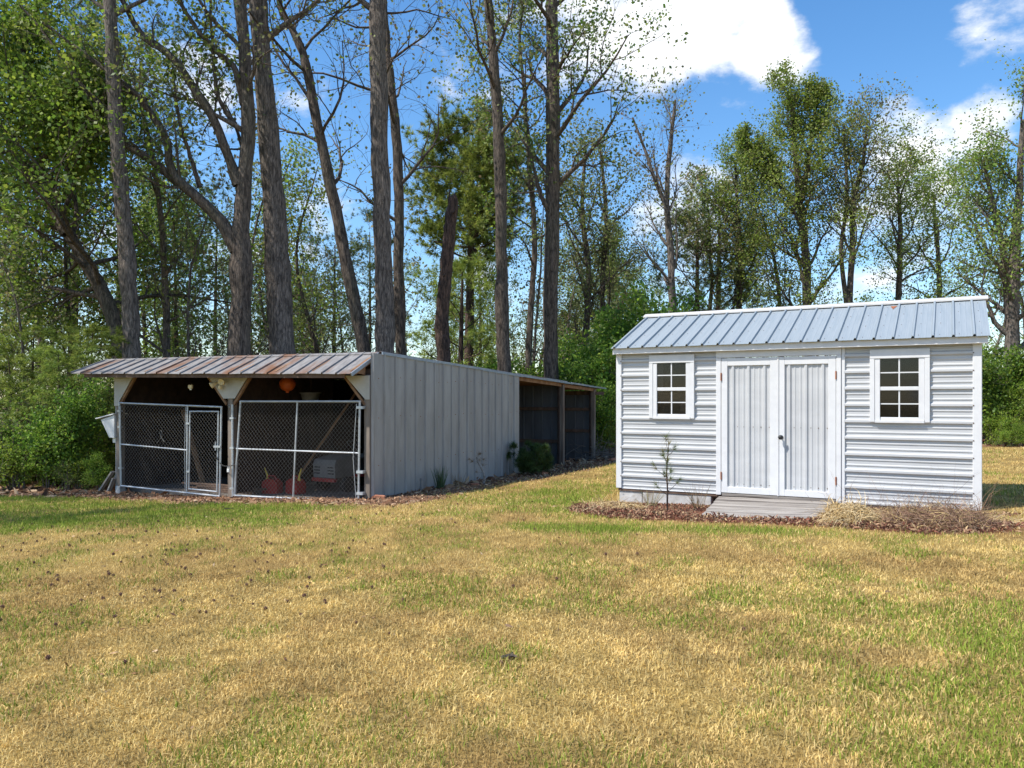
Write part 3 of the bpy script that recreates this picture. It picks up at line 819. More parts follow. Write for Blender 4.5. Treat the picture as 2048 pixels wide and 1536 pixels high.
# gusset plates and the braces behind them
for poly in ([(-6.54, 2.10), (-5.98, 2.09), (-6.385, 1.56), (-6.40, 1.46), (-6.54, 1.46)], [(-3.83, 2.085), (-2.77, 2.072), (-3.12, 1.62), (-3.41, 1.62)], [(-.43, 2.05), (.115, 2.045), (.115, 1.60), (.03, 1.60)]):
    mb = MB(); mb.prism(poly, 'y', -.030, -.012); kb(mb, 'gusset', M['gusset'])
for p, q in (((-5.95, .02, 2.09), (-6.40, .02, 1.50)), ((-2.73, .02, 2.075), (-3.17, .02, 1.50)), ((-3.87, .02, 2.085), (-3.36, .02, 1.50)), ((-.47, .02, 2.05), (.0, .02, 1.50))):
    mb = MB(); mb.beam(p, q, .05, .05, (0, 1, 0)); kb(mb, 'brace', M['brown_wood'])
# front roof slope: 23 sheets with raised seams
NF = 23
def eave(x): return np.array((x, -.50 + .01*math.sin(3*x), 2.072 + (2.168-2.072)*(x+.067)/(-7.32+.067) + .006*math.sin(5*x)))
def ridge(x): return np.array((x, .40, 2.492 + .012*(x/-7.3)))
def seam_sheet(e0, e1, r0, r1, name, m, seam=.032, nseg=3, th=.008):
    """a flat sheet with a raised seam along its first edge"""
    prof = [(0, 0), (.035, seam), (.095, seam), (.13, 0), (.55, .002), (1, 0)]
    V = []; n = len(prof)
    for q in range(nseg + 1):
        t = q/nseg; a = e0*(1-t) + r0*t; b = e1*(1-t) + r1*t
        sag = .004*math.sin(t*math.pi)*random.uniform(-1, 1)
        for u, h in prof:
            p = a*(1-u) + b*u; V.append((p[0], p[1], p[2] + h + sag))
    base = len(V); V += [(x, y, z - th) for x, y, z in V]
    F = []
    for q in range(nseg):
        for i in range(n-1):
            a = q*n+i; F.append((a, a+1, a+n+1, a+n)); F.append((base+a+1, base+a, base+a+n, base+a+n+1))
    for i in range(n-1):
        F.append((i+1, i, base+i, base+i+1)); a = nseg*n+i; F.append((a, a+1, base+a+1, base+a))
    for q in range(nseg):
        a = q*n; F.append((a, a+n, base+a+n, base+a)); a = q*n+n-1; F.append((a+n, a, base+a, base+a+n))
    return kb(MB().add(V, F), name, m)
for k in range(NF):
    x0 = .02 - (k+1)*7.32/NF; x1 = .02 - k*7.32/NF
    j = random.uniform(-.012, .012)
    e0, e1 = eave(x0), eave(x1); e0[1] += j; e1[1] += j
    seam_sheet(e0, e1, ridge(x0), ridge(x1), 'roof_sheet', M['galv_rust'])
mb = MB()
for a, b in ((-7.30, .03),):
    V = [(x, .40 + d, 2.512 + .012*(x/-7.3) - abs(d)*s_) for x in (a, b) for d, s_ in ((-.09, .42), (0, 0), (.12, .05))]
    V += [(x, y, z - .012) for x, y, z in V]
    mb.add(V, [(0,1,4,3), (1,2,5,4), (6,9,10,7), (7,10,11,8), (0,3,9,6), (2,8,11,5), (0,6,7,1), (1,7,8,2), (3,4,10,9), (4,5,11,10)])
kb(mb, 'ridge_cap', M['galv_rust'])
# rake edge of the front slope
mb = MB(); e, r = eave(0.04), ridge(0.04); mb.beam((.045, e[1]+.005, e[2]-.02), (.045, r[1], r[2]-.022), .022, .065); kb(mb, 'rake_edge', M['edge_steel'])
mb = MB(); mb.beam((.0, -.33, 2.10), (.0, .32, 2.41), .035, .10); mb.prism([(-.28, 2.09), (.0, 2.06), (.0, 2.28)], 'x', -.012, .012); kb(mb, 'rake_rafter', M['brown_wood'])
# back roof over the enclosed part, then over the lean-to
NB = 12
for k in range(NB):
    x0 = -6.95 + k*7.07/NB; x1 = x0 + 7.07/NB
    A = lambda x, y: np.array((x, y, roofz(y)))
    seam_sheet(A(x1, 7.10), A(x0, 7.10), A(x1, .40), A(x0, .40), 'roof_sheet', M['galv_rust'])
for k in range(5):
    x0 = -2.75 + k*2.87/5; x1 = x0 + 2.87/5; zz = .012
    ys = (7.0, 10.9, 15.1)
    for ya, yb, dz in ((7.0, 11.0, .012), (10.85, 15.1, .0)):
        wv = random.uniform(-.02, .02)
        B = lambda x, y: np.array((x, y, roofz(y) - .0 + (dz if y < 10.95 else dz) - (.02 if dz == 0 else 0)))
        seam_sheet(B(x1, yb), B(x0, yb), B(x1, ya), B(x0, ya), 'roof_sheet', M['galv_rust'])
# bent drip edge along the right side of the roof, in overlapping lengths
for k, (ya, yb) in enumerate(((.38, 2.6), (2.5, 4.9), (4.8, 7.3), (7.2, 9.5), (9.4, 11.4), (11.3, 13.2), (13.1, 15.15))):
    dz = .006*(k % 2) + random.uniform(-.006, .006)
    mb = MB(); mb.beam((.135 + .004*(k % 2), ya, roofz(ya) - .012 + dz), (.135 + .004*(k % 2), yb, roofz(yb) - .016 + dz), .025, .052); kb(mb, 'roof_edge', M['edge_steel'])
# right side wall: nine sheets, two ribs each
WY0, WY1, NW = .02, 7.06, 9
for k in range(NW):
    a = WY0 + (WY1-WY0)*k/NW; b = WY0 + (WY1-WY0)*(k+1)/NW; w = b - a
    pr = [(0, .004)]
    for c in (.05, .05 + w/2):
        pr += [(c-.030, .004), (c-.016, .042), (c+.016, .042), (c+.030, .004)]
    pr += [(w + .012, .016)]
    off = random.uniform(-.003, .005); n = len(pr)
    x_ = .112 + off
    zb = [float(G0(*to_world(.2, a + q*w, S_O*0 + K_O, K_A))) - .10 for q in (0, 1)]
    V = []
    for row in range(5):
        t = row/4
        for u, h in pr:
            q = u/w; lo = zb[0]*(1-q) + zb[1]*q; hi = roofz(a + u) - .022 - .02*random.random()*0
            V.append((x_ + h + (.004*math.sin(3.1*(a+u)) + random.uniform(-.0012, .0012) if 0 < row < 4 else 0), a + u, lo + (hi-lo)*t))
    F = [(r*n+i, r*n+i+1, (r+1)*n+i+1, (r+1)*n+i) for r in range(4) for i in range(n-1)]
    o = kb(MB().add(V, F), 'wall_sheet', M['wall_sheet'])
# laps that have sprung open and show as dark slits, and a few screw heads
for y, z0, z1 in ((1.276, 1.05, 1.36), (2.062, 1.22, 1.43), (2.062, .45, .83), (3.235, 1.91, 2.05), (2.45, 1.90, 2.01), (4.405, 1.12, 1.31), (5.972, .72, 1.85), (6.362, 1.27, 1.72), (.494, 1.90, 1.96)):
    mb = MB(); mb.add([(.105, y - .008, z0), (.105, y + .010, z0), (.126, y + .004, z0), (.126, y - .004, z0), (.105, y - .010, z1), (.105, y + .008, z1), (.126, y + .002, z1), (.126, y - .006, z1)], [(0,1,2,3), (7,6,5,4), (0,4,5,1), (1,5,6,2), (2,6,7,3), (3,7,4,0)]); kb(mb, 'open_lap', M['black'])
mb = MB()
for k in range(18):
    for z in (.35, 1.25, 2.0):
        y = .12 + .1565 + k*.3911; mb.box(.112, .127, y - .007, y + .007, z - .007 + .03*math.sin(k*7.1), z + .007 + .03*math.sin(k*7.1))
o = kb(mb, 'wall_screws', M['rust']); o['kind'] = 'stuff'
# its framing behind, rear and left walls, inner partition boards
for z in (.35, 1.25, 2.05):
    mb = MB(); mb.box(.058, .106, .14, 7.0, z - .045, z + .045); kb(mb, 'girt', M['dark_wood'])
for k in range(6):
    a = .02 + k*7.04/6; mb = MB(); mb.box(-6.56, -6.53, a + .001, a + 7.04/6 - .002, -.62, 2.20); kb(mb, 'wall_sheet', M['wall_sheet'])
for k in range(9):
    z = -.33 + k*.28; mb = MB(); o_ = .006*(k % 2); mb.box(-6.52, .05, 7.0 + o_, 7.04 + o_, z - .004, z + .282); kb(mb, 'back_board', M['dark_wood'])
for k in range(9):  # dark lining added inside both side walls to deepen the shade in the bays
    z = -.39 + k*.285; mb = MB(); o_ = .004*(k % 2); mb.box(-6.525 + o_, -6.505 + o_, .14, 7.0, z - .003, z + .287); kb(mb, 'shade_lining', M['dark_wood'])
    mb = MB(); mb.box(.030 - o_, .050 - o_, .14, 7.0, z - .003, z + .287); kb(mb, 'shade_lining', M['dark_wood'])
for k in range(9):
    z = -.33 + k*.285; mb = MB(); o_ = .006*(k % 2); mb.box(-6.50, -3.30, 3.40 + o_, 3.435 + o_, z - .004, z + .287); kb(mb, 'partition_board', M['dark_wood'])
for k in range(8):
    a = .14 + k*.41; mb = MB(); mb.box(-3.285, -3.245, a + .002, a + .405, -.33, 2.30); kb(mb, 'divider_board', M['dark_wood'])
for y in (.9, 1.9, 2.9, 3.9, 4.9, 5.9):
    mb = MB(); mb.box(-6.50, .05, y, y + .04, roofz(y) - .14, roofz(y) - .03); kb(mb, 'purlin', M['dark_wood'])
# lean-to: two posts, two cross walls of galvanised sheets with rails, far side wall
for y, w in ((10.67, .15), (13.89, .15)):
    x_, y_ = to_world(.02, y, K_O, K_A)
    mb = MB(); mb.box(-.07, .09, y, y + w, gz(x_, y_) - .2, roofz(y) - .09, .01); kb(mb, 'post', M['post_wood'])
    mb = MB(); mb.box(-.085, -.02, y - .06, y - .005, gz(x_, y_) - .2, roofz(y) - .16, .01); kb(mb, 'post', M['dark_wood'])
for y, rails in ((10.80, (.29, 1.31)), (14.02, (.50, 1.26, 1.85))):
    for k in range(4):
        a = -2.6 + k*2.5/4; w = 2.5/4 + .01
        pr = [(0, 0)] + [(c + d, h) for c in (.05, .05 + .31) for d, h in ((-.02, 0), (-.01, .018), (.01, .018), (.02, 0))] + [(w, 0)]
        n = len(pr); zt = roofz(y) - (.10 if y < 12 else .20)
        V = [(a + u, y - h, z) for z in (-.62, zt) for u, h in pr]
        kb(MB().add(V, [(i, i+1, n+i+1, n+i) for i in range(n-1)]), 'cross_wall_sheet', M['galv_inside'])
    for z in rails:
        mb = MB(); mb.box(-2.55, -.02, y - .075, y - .021, z - .05, z + .05); kb(mb, 'rail', M['old_wood'])
mb = MB(); mb.box(-2.62, .40, 13.98, 14.015, 1.76, 1.87); kb(mb, 'end_beam', M['old_wood'])
for k in range(9):
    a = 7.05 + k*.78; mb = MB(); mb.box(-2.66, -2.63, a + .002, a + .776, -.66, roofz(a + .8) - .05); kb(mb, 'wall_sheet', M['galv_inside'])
mb = MB(); mb.beam((.02, 7.08, roofz(7.08) - .085), (.02, 10.8, roofz(10.8) - .085), .05, .11); kb(mb, 'edge_beam', M['brown_wood'])
mb = MB(); mb.beam((.02, 10.6, roofz(10.6) - .10), (.02, 14.25, roofz(14.25) - .11), .05, .10); kb(mb, 'edge_beam', M['brown_wood'])
for y in (8.0, 9.0, 10.0, 11.6, 12.6, 13.5):
    mb = MB(); mb.box(-2.6, .0, y, y + .04, roofz(y) - .12, roofz(y) - .025); kb(mb, 'purlin', M['brown_wood'])

# ------------------------------------------------------------------ chain-link panels
def lerp2(c, u, v):
    (a, b, d, e) = [np.array(p) for p in c]      # bottom-left, bottom-right, top-right, top-left
    p = a*(1-u)*(1-v) + b*u*(1-v) + d*u*v + e*(1-u)*v
    return p
def chain(corners, y, W, H, pitch=.062, r=.0016, wob=.012):
    """woven wire: crossing zigzag diagonals clipped to the panel"""
    V, F = [], []; n = 0
    step = pitch*math.sqrt(2)
    for sgn in (1, -1):
        c = -H if sgn > 0 else 0
        end = W if sgn > 0 else W + H
        while c < end:
            # line x = c + z (sgn 1) or x = c - z
            z0, z1 = 0, H
            if sgn > 0: z0 = max(z0, -c); z1 = min(z1, W - c)
            else: z0 = max(z0, c - W); z1 = min(z1, c)
            if z1 - z0 > .01:
                m = max(2, int((z1-z0)/.35)+1)
                pr = []
                for q in range(m+1):
                    z = z0 + (z1-z0)*q/m; x = c + sgn*z
                    p = lerp2(corners, x/W, z/H)
                    b = wob*math.sin(x*3.1+z*2.3)
                    pr.append((p[0], y + b + sgn*.0025, p[1]))
                for (x, yy, z) in pr:
                    V += [(x - r*1.4, yy, z), (x, yy - r*1.4, z + r), (x + r*1.4, yy + r*.7, z)]
                for q in range(m):
                    a = n + 3*q
                    for i in range(3): F.append((a+i, a+(i+1) % 3, a+3+(i+1) % 3, a+3+i))
                n += 3*(m+1)
            c += step
    return MB().add(V, F)
def frame_tubes(corners, y, r=.021, extra=(), inset=0):
    mb = MB(); pts = [(p[0], y, p[1]) for p in corners]
    for a, b in zip(pts, pts[1:] + pts[:1]): mb.tube([a, b], r, 8)
    for p in pts: mb.lathe([(.001, -r*1.2), (r*1.15, -r*.5), (r*1.15, r*.5), (.001, r*1.2)], 8, p)
    for a, b in extra: mb.tube([(a[0], y, a[1]), (b[0], y, b[1])], r*.85, 8)
    return mb
def panel_thing(name, label, cat): return thing(name, label, cat, (K_O[0], K_O[1], KZ), K_A)
def pb(mb, name, m, parent, root=True):
    return mb.build(name, m, parent, False, -KZ if root else 0)
YP = -.055
t = panel_thing('kennel_fence', 'galvanised chain link panel with a narrow walk gate by the white feeder box', 'fence panel')
cl_ = [(-6.30, -.285), (-4.385, -.337), (-4.36, 1.470), (-6.345, 1.523)]
pb(frame_tubes([(-6.30, -.285), (-3.485, -.376), (-3.438, 1.447), (-6.345, 1.523)], YP, extra=[((-6.315, .624), (-4.375, .543)), ((-4.385, -.337), (-4.36, 1.470))]), 'frame', M['pipe'], t)
o = pb(chain(cl_, YP - .012, 1.95, 1.8), 'wire_mesh', M['wire'], t); o['kind'] = 'stuff'
g = [(-4.315, -.262), (-3.555, -.285), (-3.515, 1.354), (-4.285, 1.352)]
gt = pb(frame_tubes(g, YP - .004, .017), 'gate', M['pipe'], t)
o = pb(chain(g, YP - .014, .77, 1.63), 'wire_mesh', M['wire'], gt, False); o['kind'] = 'stuff'
mb = MB(); mb.box(-3.60, -3.42, YP - .055, YP - .025, .62, .66); mb.tube([(-3.56, YP - .04, .56), (-3.56, YP - .04, .74)], .012, 6); pb(mb, 'latch', M['pipe'], gt, False)
for z in (.1, 1.1):
    mb = MB(); mb.box(-4.37, -4.27, YP - .035, YP - .024, z - .02, z + .02); pb(mb, 'hinge', M['pipe'], gt, False)
for x, z in ((-6.33, 1.0), (-6.31, .1), (-6.34, 1.35)):
    mb = MB(); mb.box(x - .04, x + .035, YP - .03, YP + .05, z - .02, z + .02); pb(mb, 'clamp', M['pipe'], t)
# tension bars
mb = MB()
mb.tube([(-6.262, YP - .012, -.25), (-6.29, YP - .012, .55), (-6.30, YP - .012, 1.46)], .006, 6); mb.tube([(-4.42, YP - .012, -.28), (-4.43, YP-.012, .5), (-4.40, YP - .012, 1.44)], .006, 6); pb(mb, 'tension_bar', M['pipe'], t)
t = panel_thing('chain_link_gate', 'wide sagging galvanised chain link gate with a cross brace before the red cans', 'gate')
c2 = [(-3.075, -.336), (-.090, -.311), (-.060, 1.563), (-2.915, 1.560)]
pb(frame_tubes(c2, YP - .02, extra=[((-3.025, .608), (-.07, .600)), ((-1.605, -.325), (-1.50, 1.561))]), 'frame', M['pipe'], t)
o = pb(chain(c2, YP - .036, 2.92, 1.88), 'wire_mesh', M['wire'], t); o['kind'] = 'stuff'
for z in (.25, 1.45, -.15):
    mb = MB(); mb.box(-.12, .02, YP - .05, YP + .05, z - .025, z + .025); pb(mb, 'hinge', M['pipe'], t)
mb = MB(); mb.tube([(-3.02, YP - .04, -.3), (-3.03, YP - .05, .2), (-2.96, YP - .04, .58)], .006, 6); mb.tube([(-.13, YP - .04, -.28), (-.19, YP - .05, .5), (-.12, YP - .04, 1.52)], .006, 6); pb(mb, 'tension_bar', M['pipe'], t)
t = panel_thing('gate_post', 'slim galvanised gate post standing beside the middle wooden post', 'gate post')
mb = MB(); mb.tube([(-3.135, YP, -.62), (-3.15, YP, 1.50)], .025, 8); pb(mb, 'pole', M['pipe'], t)
for z in (-.2, .62, 1.22):
    mb = MB(); mb.box(-3.20, -3.10, YP - .028, YP + .05, z - .018, z + .018); pb(mb, 'clamp', M['pipe'], t)
mb = MB(); mb.tube([(-3.20 + .04*math.sin(q*3), YP - .04, 1.44 + .03*math.cos(q*2.1) + .006*q) for q in range(9)], .006, 5); pb(mb, 'wire_wrap', M['wire'], t)
# chain and padlock
t = panel_thing('padlock_chain', 'steel chain with a small padlock looped round the middle kennel post', 'chain')
mb = MB()
for q in range(26):
    a = -math.pi + q/25*math.pi*1.0
    x = -3.25 + .28*math.cos(a); z = .42 + .17*math.sin(a); y = -.095 - .03*math.sin(a*3)
    mb.box(x - .016, x + .016, y - (.005 if q % 2 else .010), y + (.005 if q % 2 else .010), z - .009, z + .009, .004)
pb(mb, 'chain', M['black'], t)
mb = MB(); mb.box(-3.225, -3.165, -.135, -.105, .13, .20, .006); mb.tube([(-3.215, -.12, .20), (-3.213, -.12, .24), (-3.195, -.12, .255), (-3.177, -.12, .24), (-3.175, -.12, .20)], .006, 6); pb(mb, 'padlock', M['pale_plastic'], t)
# white twist of cord caught on the wire
t = None
mb = MB(); mb.tube([(-5.19, -.085, .68), (-5.12, -.085, .75), (-5.05, -.085, .83), (-5.05, -.085, .92), (-5.09, -.085, .95), (-5.12, -.085, .90), (-5.08, -.085, .80), (-4.98, -.085, .70)], .004, 5)
o = mb.build('cord_scrap', M['wire']); o.location = (K_O[0], K_O[1], 0); o.rotation_euler = (0, 0, K_A)
tag(o, 'scrap of pale cord knotted on the chain link panel', 'cord')

def at_kennel(name, label, cat, u, v, z, rz=0.0, group=None):
    x, y = to_world(u, v, K_O, K_A)
    return thing(name, label, cat, (float(x), float(y), z), K_A + rz, group)
# floodlight on the middle gusset
t = at_kennel('floodlight', 'beige twin head floodlight on the middle white gusset', 'light', -3.42, -.03, 1.94)
mb = MB(); mb.lathe([(.052, 0), (.052, .025), (.03, .04)], 14); o = mb.build('base_plate', M['beige'], t, True); o.rotation_euler = (R_(90), 0, 0)
for dx, dz, tilt, yaw in ((-.115, .005, 30, -35), (.06, .045, 15, 25)):
    mb = MB(); mb.lathe([(.028, 0), (.034, .03), (.058, .10), (.064, .13), (.058, .132), (.03, .11)], 14); o = mb.build('lamp_head', M['beige'], t, True)
    o.location = (dx, -.06, dz); o.rotation_euler = (R_(90 + tilt), 0, R_(yaw))
    mb = MB(); mb.tube([(0, -.03, 0), (dx, -.065, dz)], .014, 8); mb.build('arm', M['beige'], t)
mb = MB(); mb.box(-.03, .035, -.12, -.045, -.13, -.055, .012); mb.tube([(0, -.03, 0), (0, -.07, -.07)], .012, 8); mb.build('sensor', M['beige'], t)
t = at_kennel('ceiling_socket', 'small cream lamp socket box under the kennel roof', 'light socket', -4.37, .06, 1.865)
mb = MB(); mb.box(-.055, .055, -.05, .0, -.035, .045, .01); mb.build('box', M['beige'], t); mb = MB(); mb.lathe([(.022, -.07), (.03, -.035)], 10, (0, -.02, 0)); mb.build('socket', M['pale_plastic'], t)
# white hopper box hung on the left post
t = at_kennel('feeder_box', 'white metal hopper box with sloping lid hung on the left post', 'feeder', -6.52, .10, 1.0)
mb = MB(); mb.prism([(-.005, .26), (-.42, .15), (-.16, -.24), (-.005, -.24)], 'y', -.14, .14); mb.build('body', M['white_paint'], t)
mb = MB(); V = [(x, y, z) for y in (-.18, .18) for x, z in ((.02, .30), (-.55, .185), (-.545, .165), (.02, .275))]; mb.add(V, [(0,1,2,3), (7,6,5,4), (0,4,5,1), (1,5,6,2), (2,6,7,3), (3,7,4,0)]); mb.build('lid', M['white_paint'], t)
mb = MB(); mb.box(-.145, -.015, -.07, .07, -.36, -.24, .008); mb.build('spout', M['pale_plastic'], t)
mb = MB(); mb.box(-.004, .012, -.03, .03, .02, .46); mb.build('bracket', M['brown_wood'], t)
# short boards leaning against the left post
for k, (u, v, L_, lean, lab) in enumerate(((-7.0, -.02, .62, 48, 'long weathered board leaning on the left kennel post'), (-6.86, .09, .46, 55, 'short weathered board leaning behind a longer one at the left post'), (-6.70, -.04, .36, 62, 'stubby weathered board propped steeply at the left post'))):
    x_, y_ = to_world(u, v, K_O, K_A)
    mb = MB(); mb.box(0, L_, -.05, .05, -.022, .022, .008)
    o = mb.build('lumber_board', M['grey_wood']); o.location = (float(x_), float(y_), gz(x_, y_) + .015); o.rotation_euler = (0, R_(-lean), K_A)
    tag(o, lab, 'board', 'boards leaning on the kennel post')

# ------------------------------------------------------------------ things kept in the kennel
FL = -.398
def fuel_can(u, v, lab, rz, flip):
    t = at_kennel('fuel_can', lab, 'fuel can', u, v, FL, rz, 'red fuel cans')
    mb = MB(); mb.prism([(-.17, .0), (.17, .0), (.185, .04), (.185, .22), (.10, .30), (-.05, .32), (-.17, .25), (-.185, .04)], 'y', -.12, .12); mb.build('body', M['red_plastic'], t)
    mb = MB(); mb.tube([(-.13, 0, .24), (-.08, 0, .37), (.05, 0, .37), (.13, 0, .27)], .018, 8); mb.build('handle', M['red_plastic'], t)
    s = -1 if flip else 1
    mb = MB(); mb.lathe([(.035, .0), (.035, .04)], 10, (-.11*s, 0, .28)); mb.build('cap', M['yellow_plastic'], t)
    mb = MB(); mb.tube([(-.11*s, 0, .31), (-.12*s, 0, .40), (-.16*s, 0, .48), (-.18*s, 0, .54)], [.020, .018, .014, .011], 8); mb.build('spout', M['yellow_plastic'], t)
fuel_can(-3.00, .95, 'red plastic fuel can with its yellow spout by the divider of the kennel', .15, False)
fuel_can(-2.50, 1.10, 'red plastic fuel can with its yellow spout bent toward the lawn tractor', -.2, True)
t = at_kennel('lawn_tractor', 'old grey and red lawn tractor parked behind the chain link gate', 'lawn tractor', -2.02, 1.45, FL, R_(-8))
def wheel(x, y, r, w, nm):
    mb = MB(); mb.lathe([(r*.62, -w/2), (r*.9, -w/2), (r, -w*.33), (r, w*.33), (r*.9, w/2), (r*.62, w/2)], 18)
    o = mb.build(nm, M['tyre'], t, True); o.rotation_euler = (0, R_(90), 0); o.location = (x, y, r)
    mb = MB(); mb.lathe([(r*.05, -w*.42), (r*.62, -w*.38), (r*.62, w*.38), (r*.05, w*.42)], 14); mb.build('rim', M['grey_plastic'], o, True)
for sx in (-1, 1):
    wheel(sx*.34, .32, .17, .13, 'wheel'); wheel(sx*.38, 1.45, .25, .22, 'wheel')
mb = MB(); mb.prism([(.02, .32), (.0, .60), (.05, .70), (.30, .76), (.72, .78), (.72, .32)], 'x', -.34, .30); mb.build('hood', M['grey_plastic'], t)
for r in range(3):
    for sx in (-1, 1):
        mb = MB(); mb.box(-.02 + sx*.20 - .08, -.02 + sx*.20 + .08, -.006, .012, .40 + .065*r, .425 + .065*r); mb.build('grille_slot', M['black'], t)
mb = MB(); mb.box(-.36, .32, -.03, .06, .235, .31, .01); mb.build('bumper', M['red_paint'], t)
mb = MB(); mb.box(-.42, .40, .62, 1.75, .30, .36, .01); mb.build('deck', M['red_paint'], t)
for sx in (-1, 1):
    mb = MB(); mb.prism([(1.12, .36), (1.18, .58), (1.40, .66), (1.66, .62), (1.78, .36)], 'x', sx*.38 - .15, sx*.38 + .15); mb.build('fender', M['pale_plastic' if sx > 0 else 'grey_plastic'], t)
mb = MB(); mb.box(-.22, .22, 1.12, 1.50, .66, .76, .04); mb.prism([(1.44, .74), (1.58, 1.10), (1.64, 1.08), (1.54, .72)], 'x', -.21, .21); mb.build('seat', M['grey_plastic'], t)
mb = MB(); mb.tube([(0, .72, .70), (0, .92, .98)], .018, 8); mb.tube([(.17*math.cos(a), .92 + .17*math.sin(a)*.8, .98 - .17*math.sin(a)*.55) for a in np.linspace(0, 2*math.pi, 17)], .014, 6); mb.build('steering_wheel', M['black'], t)
t = at_kennel('storage_shelf', 'dark plank shelf hung across the right kennel bay', 'shelf', -1.75, 1.9, 1.55)
mb = MB(); mb.box(-1.2, 1.2, -.02, .36, -.03, .0); mb.build('board', M['dark_wood'], t)
for u in (-1.1, 1.1):
    mb = MB(); mb.beam((u, .17, -.01), (u, .17, .86), .03, .03); mb.build('hanger', M['dark_wood'], t)
t = at_kennel('plastic_basin', 'dull grey plastic basin on the shelf in the right kennel bay', 'basin', -2.88, 2.08, 1.551)
mb = MB(); mb.lathe([(.15, 0), (.17, .02), (.215, .18), (.235, .185), (.235, .20), (.20, .20), (.16, .03)], 18); mb.build('bowl', M['grey_plastic'], t, True)
mb = MB(); mb.lathe([(.236, .187), (.250, .192), (.250, .204), (.236, .207)], 18); mb.build('rim', M['grey_plastic'], t, True)
t = at_kennel('hanging_ball', 'round orange plastic float hanging from the kennel roof', 'float', -2.76, 1.15, 1.93)
mb = MB(); prof = [(.17*math.sin(a) + .001, -.17*math.cos(a)*.92) for a in np.linspace(0, math.pi, 13)]; mb.lathe(prof, 20); mb.build('ball', M['orange_plastic'], t, True)
mb = MB(); mb.tube([(0, 0, .15), (.01, .0, .30), (.0, .02, .47)], .006, 6); mb.build('cord', M['pale_plastic'], t)
mb = MB(); mb.lathe([(.03, -.19), (.04, -.15), (.02, -.13)], 10); mb.build('eyelet', M['orange_plastic'], t)
for nm, p, q, lab in (('leaning_board', (-3.0, 1.5, FL), (-1.9, 2.6, 1.9), 'brown board slanting across the right kennel bay'), ('leaning_board', (-4.85, .9, FL), (-5.9, 1.3, 1.35), 'reddish board slanting across the left kennel bay')):
    mb = MB(); mb.beam(p, q, .10, .04); o = mb.build(nm, M['brown_wood']); o.location = (K_O[0], K_O[1], 0); o.rotation_euler = (0, 0, K_A)
    tag(o, lab, 'board', 'boards inside the kennel')
for k in range(4):
    mb = MB(); mb.box(-.9, .9, -.07, .07, 0, .04, .006); x_, y_ = to_world(-4.1 + .1*k*(-1)**k, .65 + .02*k, K_O, K_A)
    o = mb.build('stacked_board', M['old_wood']); o.location = (float(x_), float(y_), FL + .041*k); o.rotation_euler = (0, 0, K_A + .03*(-1)**k)
    tag(o, 'dark plank lying in the low stack on the left bay floor', 'board', 'planks stacked on the kennel floor')
# pipe stub, brick pieces and concrete lumps by the side wall
x_, y_ = to_world(.30, 1.55, K_O, K_A)
mb = MB(); mb.tube([(0, 0, -.1), (0, 0, .24)], .02, 8); mb.lathe([(.026, .20), (.028, .25), (.018, .26)], 8)
o = mb.build('pipe_stub', M['grey_plastic']); o.location = (float(x_), float(y_), gz(x_, y_)); tag(o, 'short grey pipe stub rising beside the metal side wall', 'pipe')
for k, (u, v, s, lab) in enumerate(((.25, .12, 1.0, 'broken red brick at the foot of the right kennel post'), (1.05, 6.6, 1.2, 'red brick lying under the feathery bush'), (.75, 3.1, .8, 'half buried brick chip beside the dead stub'), (.9, 13.4, 1.5, 'pile of red brick rubble behind the end post of the lean-to'))):
    x_, y_ = to_world(u, v, K_O, K_A); mb = MB()
    for q in range(1 if k < 3 else 1):
        mb.box(-.10*s, .10*s, -.05*s, .05*s, -.03, .06*s, .012)
    mb.prism([(-.10*s, -.03), (-.16*s, -.03), (-.14*s, .03*s), (-.10*s, .04*s)], 'y', -.04*s, .03*s)
    o = mb.build('brick_piece', M['brick']); o.location = (float(x_), float(y_), gz(x_, y_)); o.rotation_euler = (.05*k, .1, 1.3*k); tag(o, lab, 'brick')
# ------------------------------------------------------------------ vegetation tools
def tubes(P, R, sides, jit=0.0, g=None):
    """P (B,n,3), R (B,n) -> verts, quads for B tapered tubes"""
    B, n, _ = P.shape
    T = np.gradient(P, axis=1); T /= np.linalg.norm(T, axis=2, keepdims=True) + 1e-9
    ref = np.where(np.abs(T[:, :1, 2:3]) > .8, np.array([[[1., 0, 0]]]), np.array([[[0, 0, 1.]]]))
    A = np.cross(T, np.broadcast_to(ref, T.shape)); A /= np.linalg.norm(A, axis=2, keepdims=True) + 1e-9
    Bn = np.cross(T, A)
    a = np.arange(sides) * 2*np.pi/sides
    V = P[:, :, None] + R[:, :, None, None] * (A[:, :, None]*np.cos(a)[None, None, :, None] + Bn[:, :, None]*np.sin(a)[None, None, :, None])
    if jit:
        prof = 1 + jit*(g.normal(0, .8, (B, 1, sides, 1)) + g.normal(0, .45, (B, n, sides, 1)))
        V = P[:, :, None] + (V - P[:, :, None])*prof
    idx = np.arange(B*n*sides).reshape(B, n, sides)
    r = np.roll(idx, -1, axis=2)
    F = np.stack([idx[:, :-1], r[:, :-1], r[:, 1:], idx[:, 1:]], -1).reshape(-1, 4)
    return V.reshape(-1, 3), F
def unit(v): return v / (np.linalg.norm(v, axis=-1, keepdims=True) + 1e-9)
def grow(S, D, Ln, Rd, n, wander, up, g, tip=.25):
    """B random-walk branches"""
    B = len(S); P = np.empty((B, n, 3)); P[:, 0] = S; d = unit(D); step = (Ln/(n-1))[:, None]
    for i in range(1, n):
        d = unit(d + g.normal(0, wander, (B, 3)) + np.array([0, 0, up]))
        P[:, i] = P[:, i-1] + d*step
    Rr = Rd[:, None] * (1 - (1-tip)*np.linspace(0, 1, n)[None])
    return P, Rr
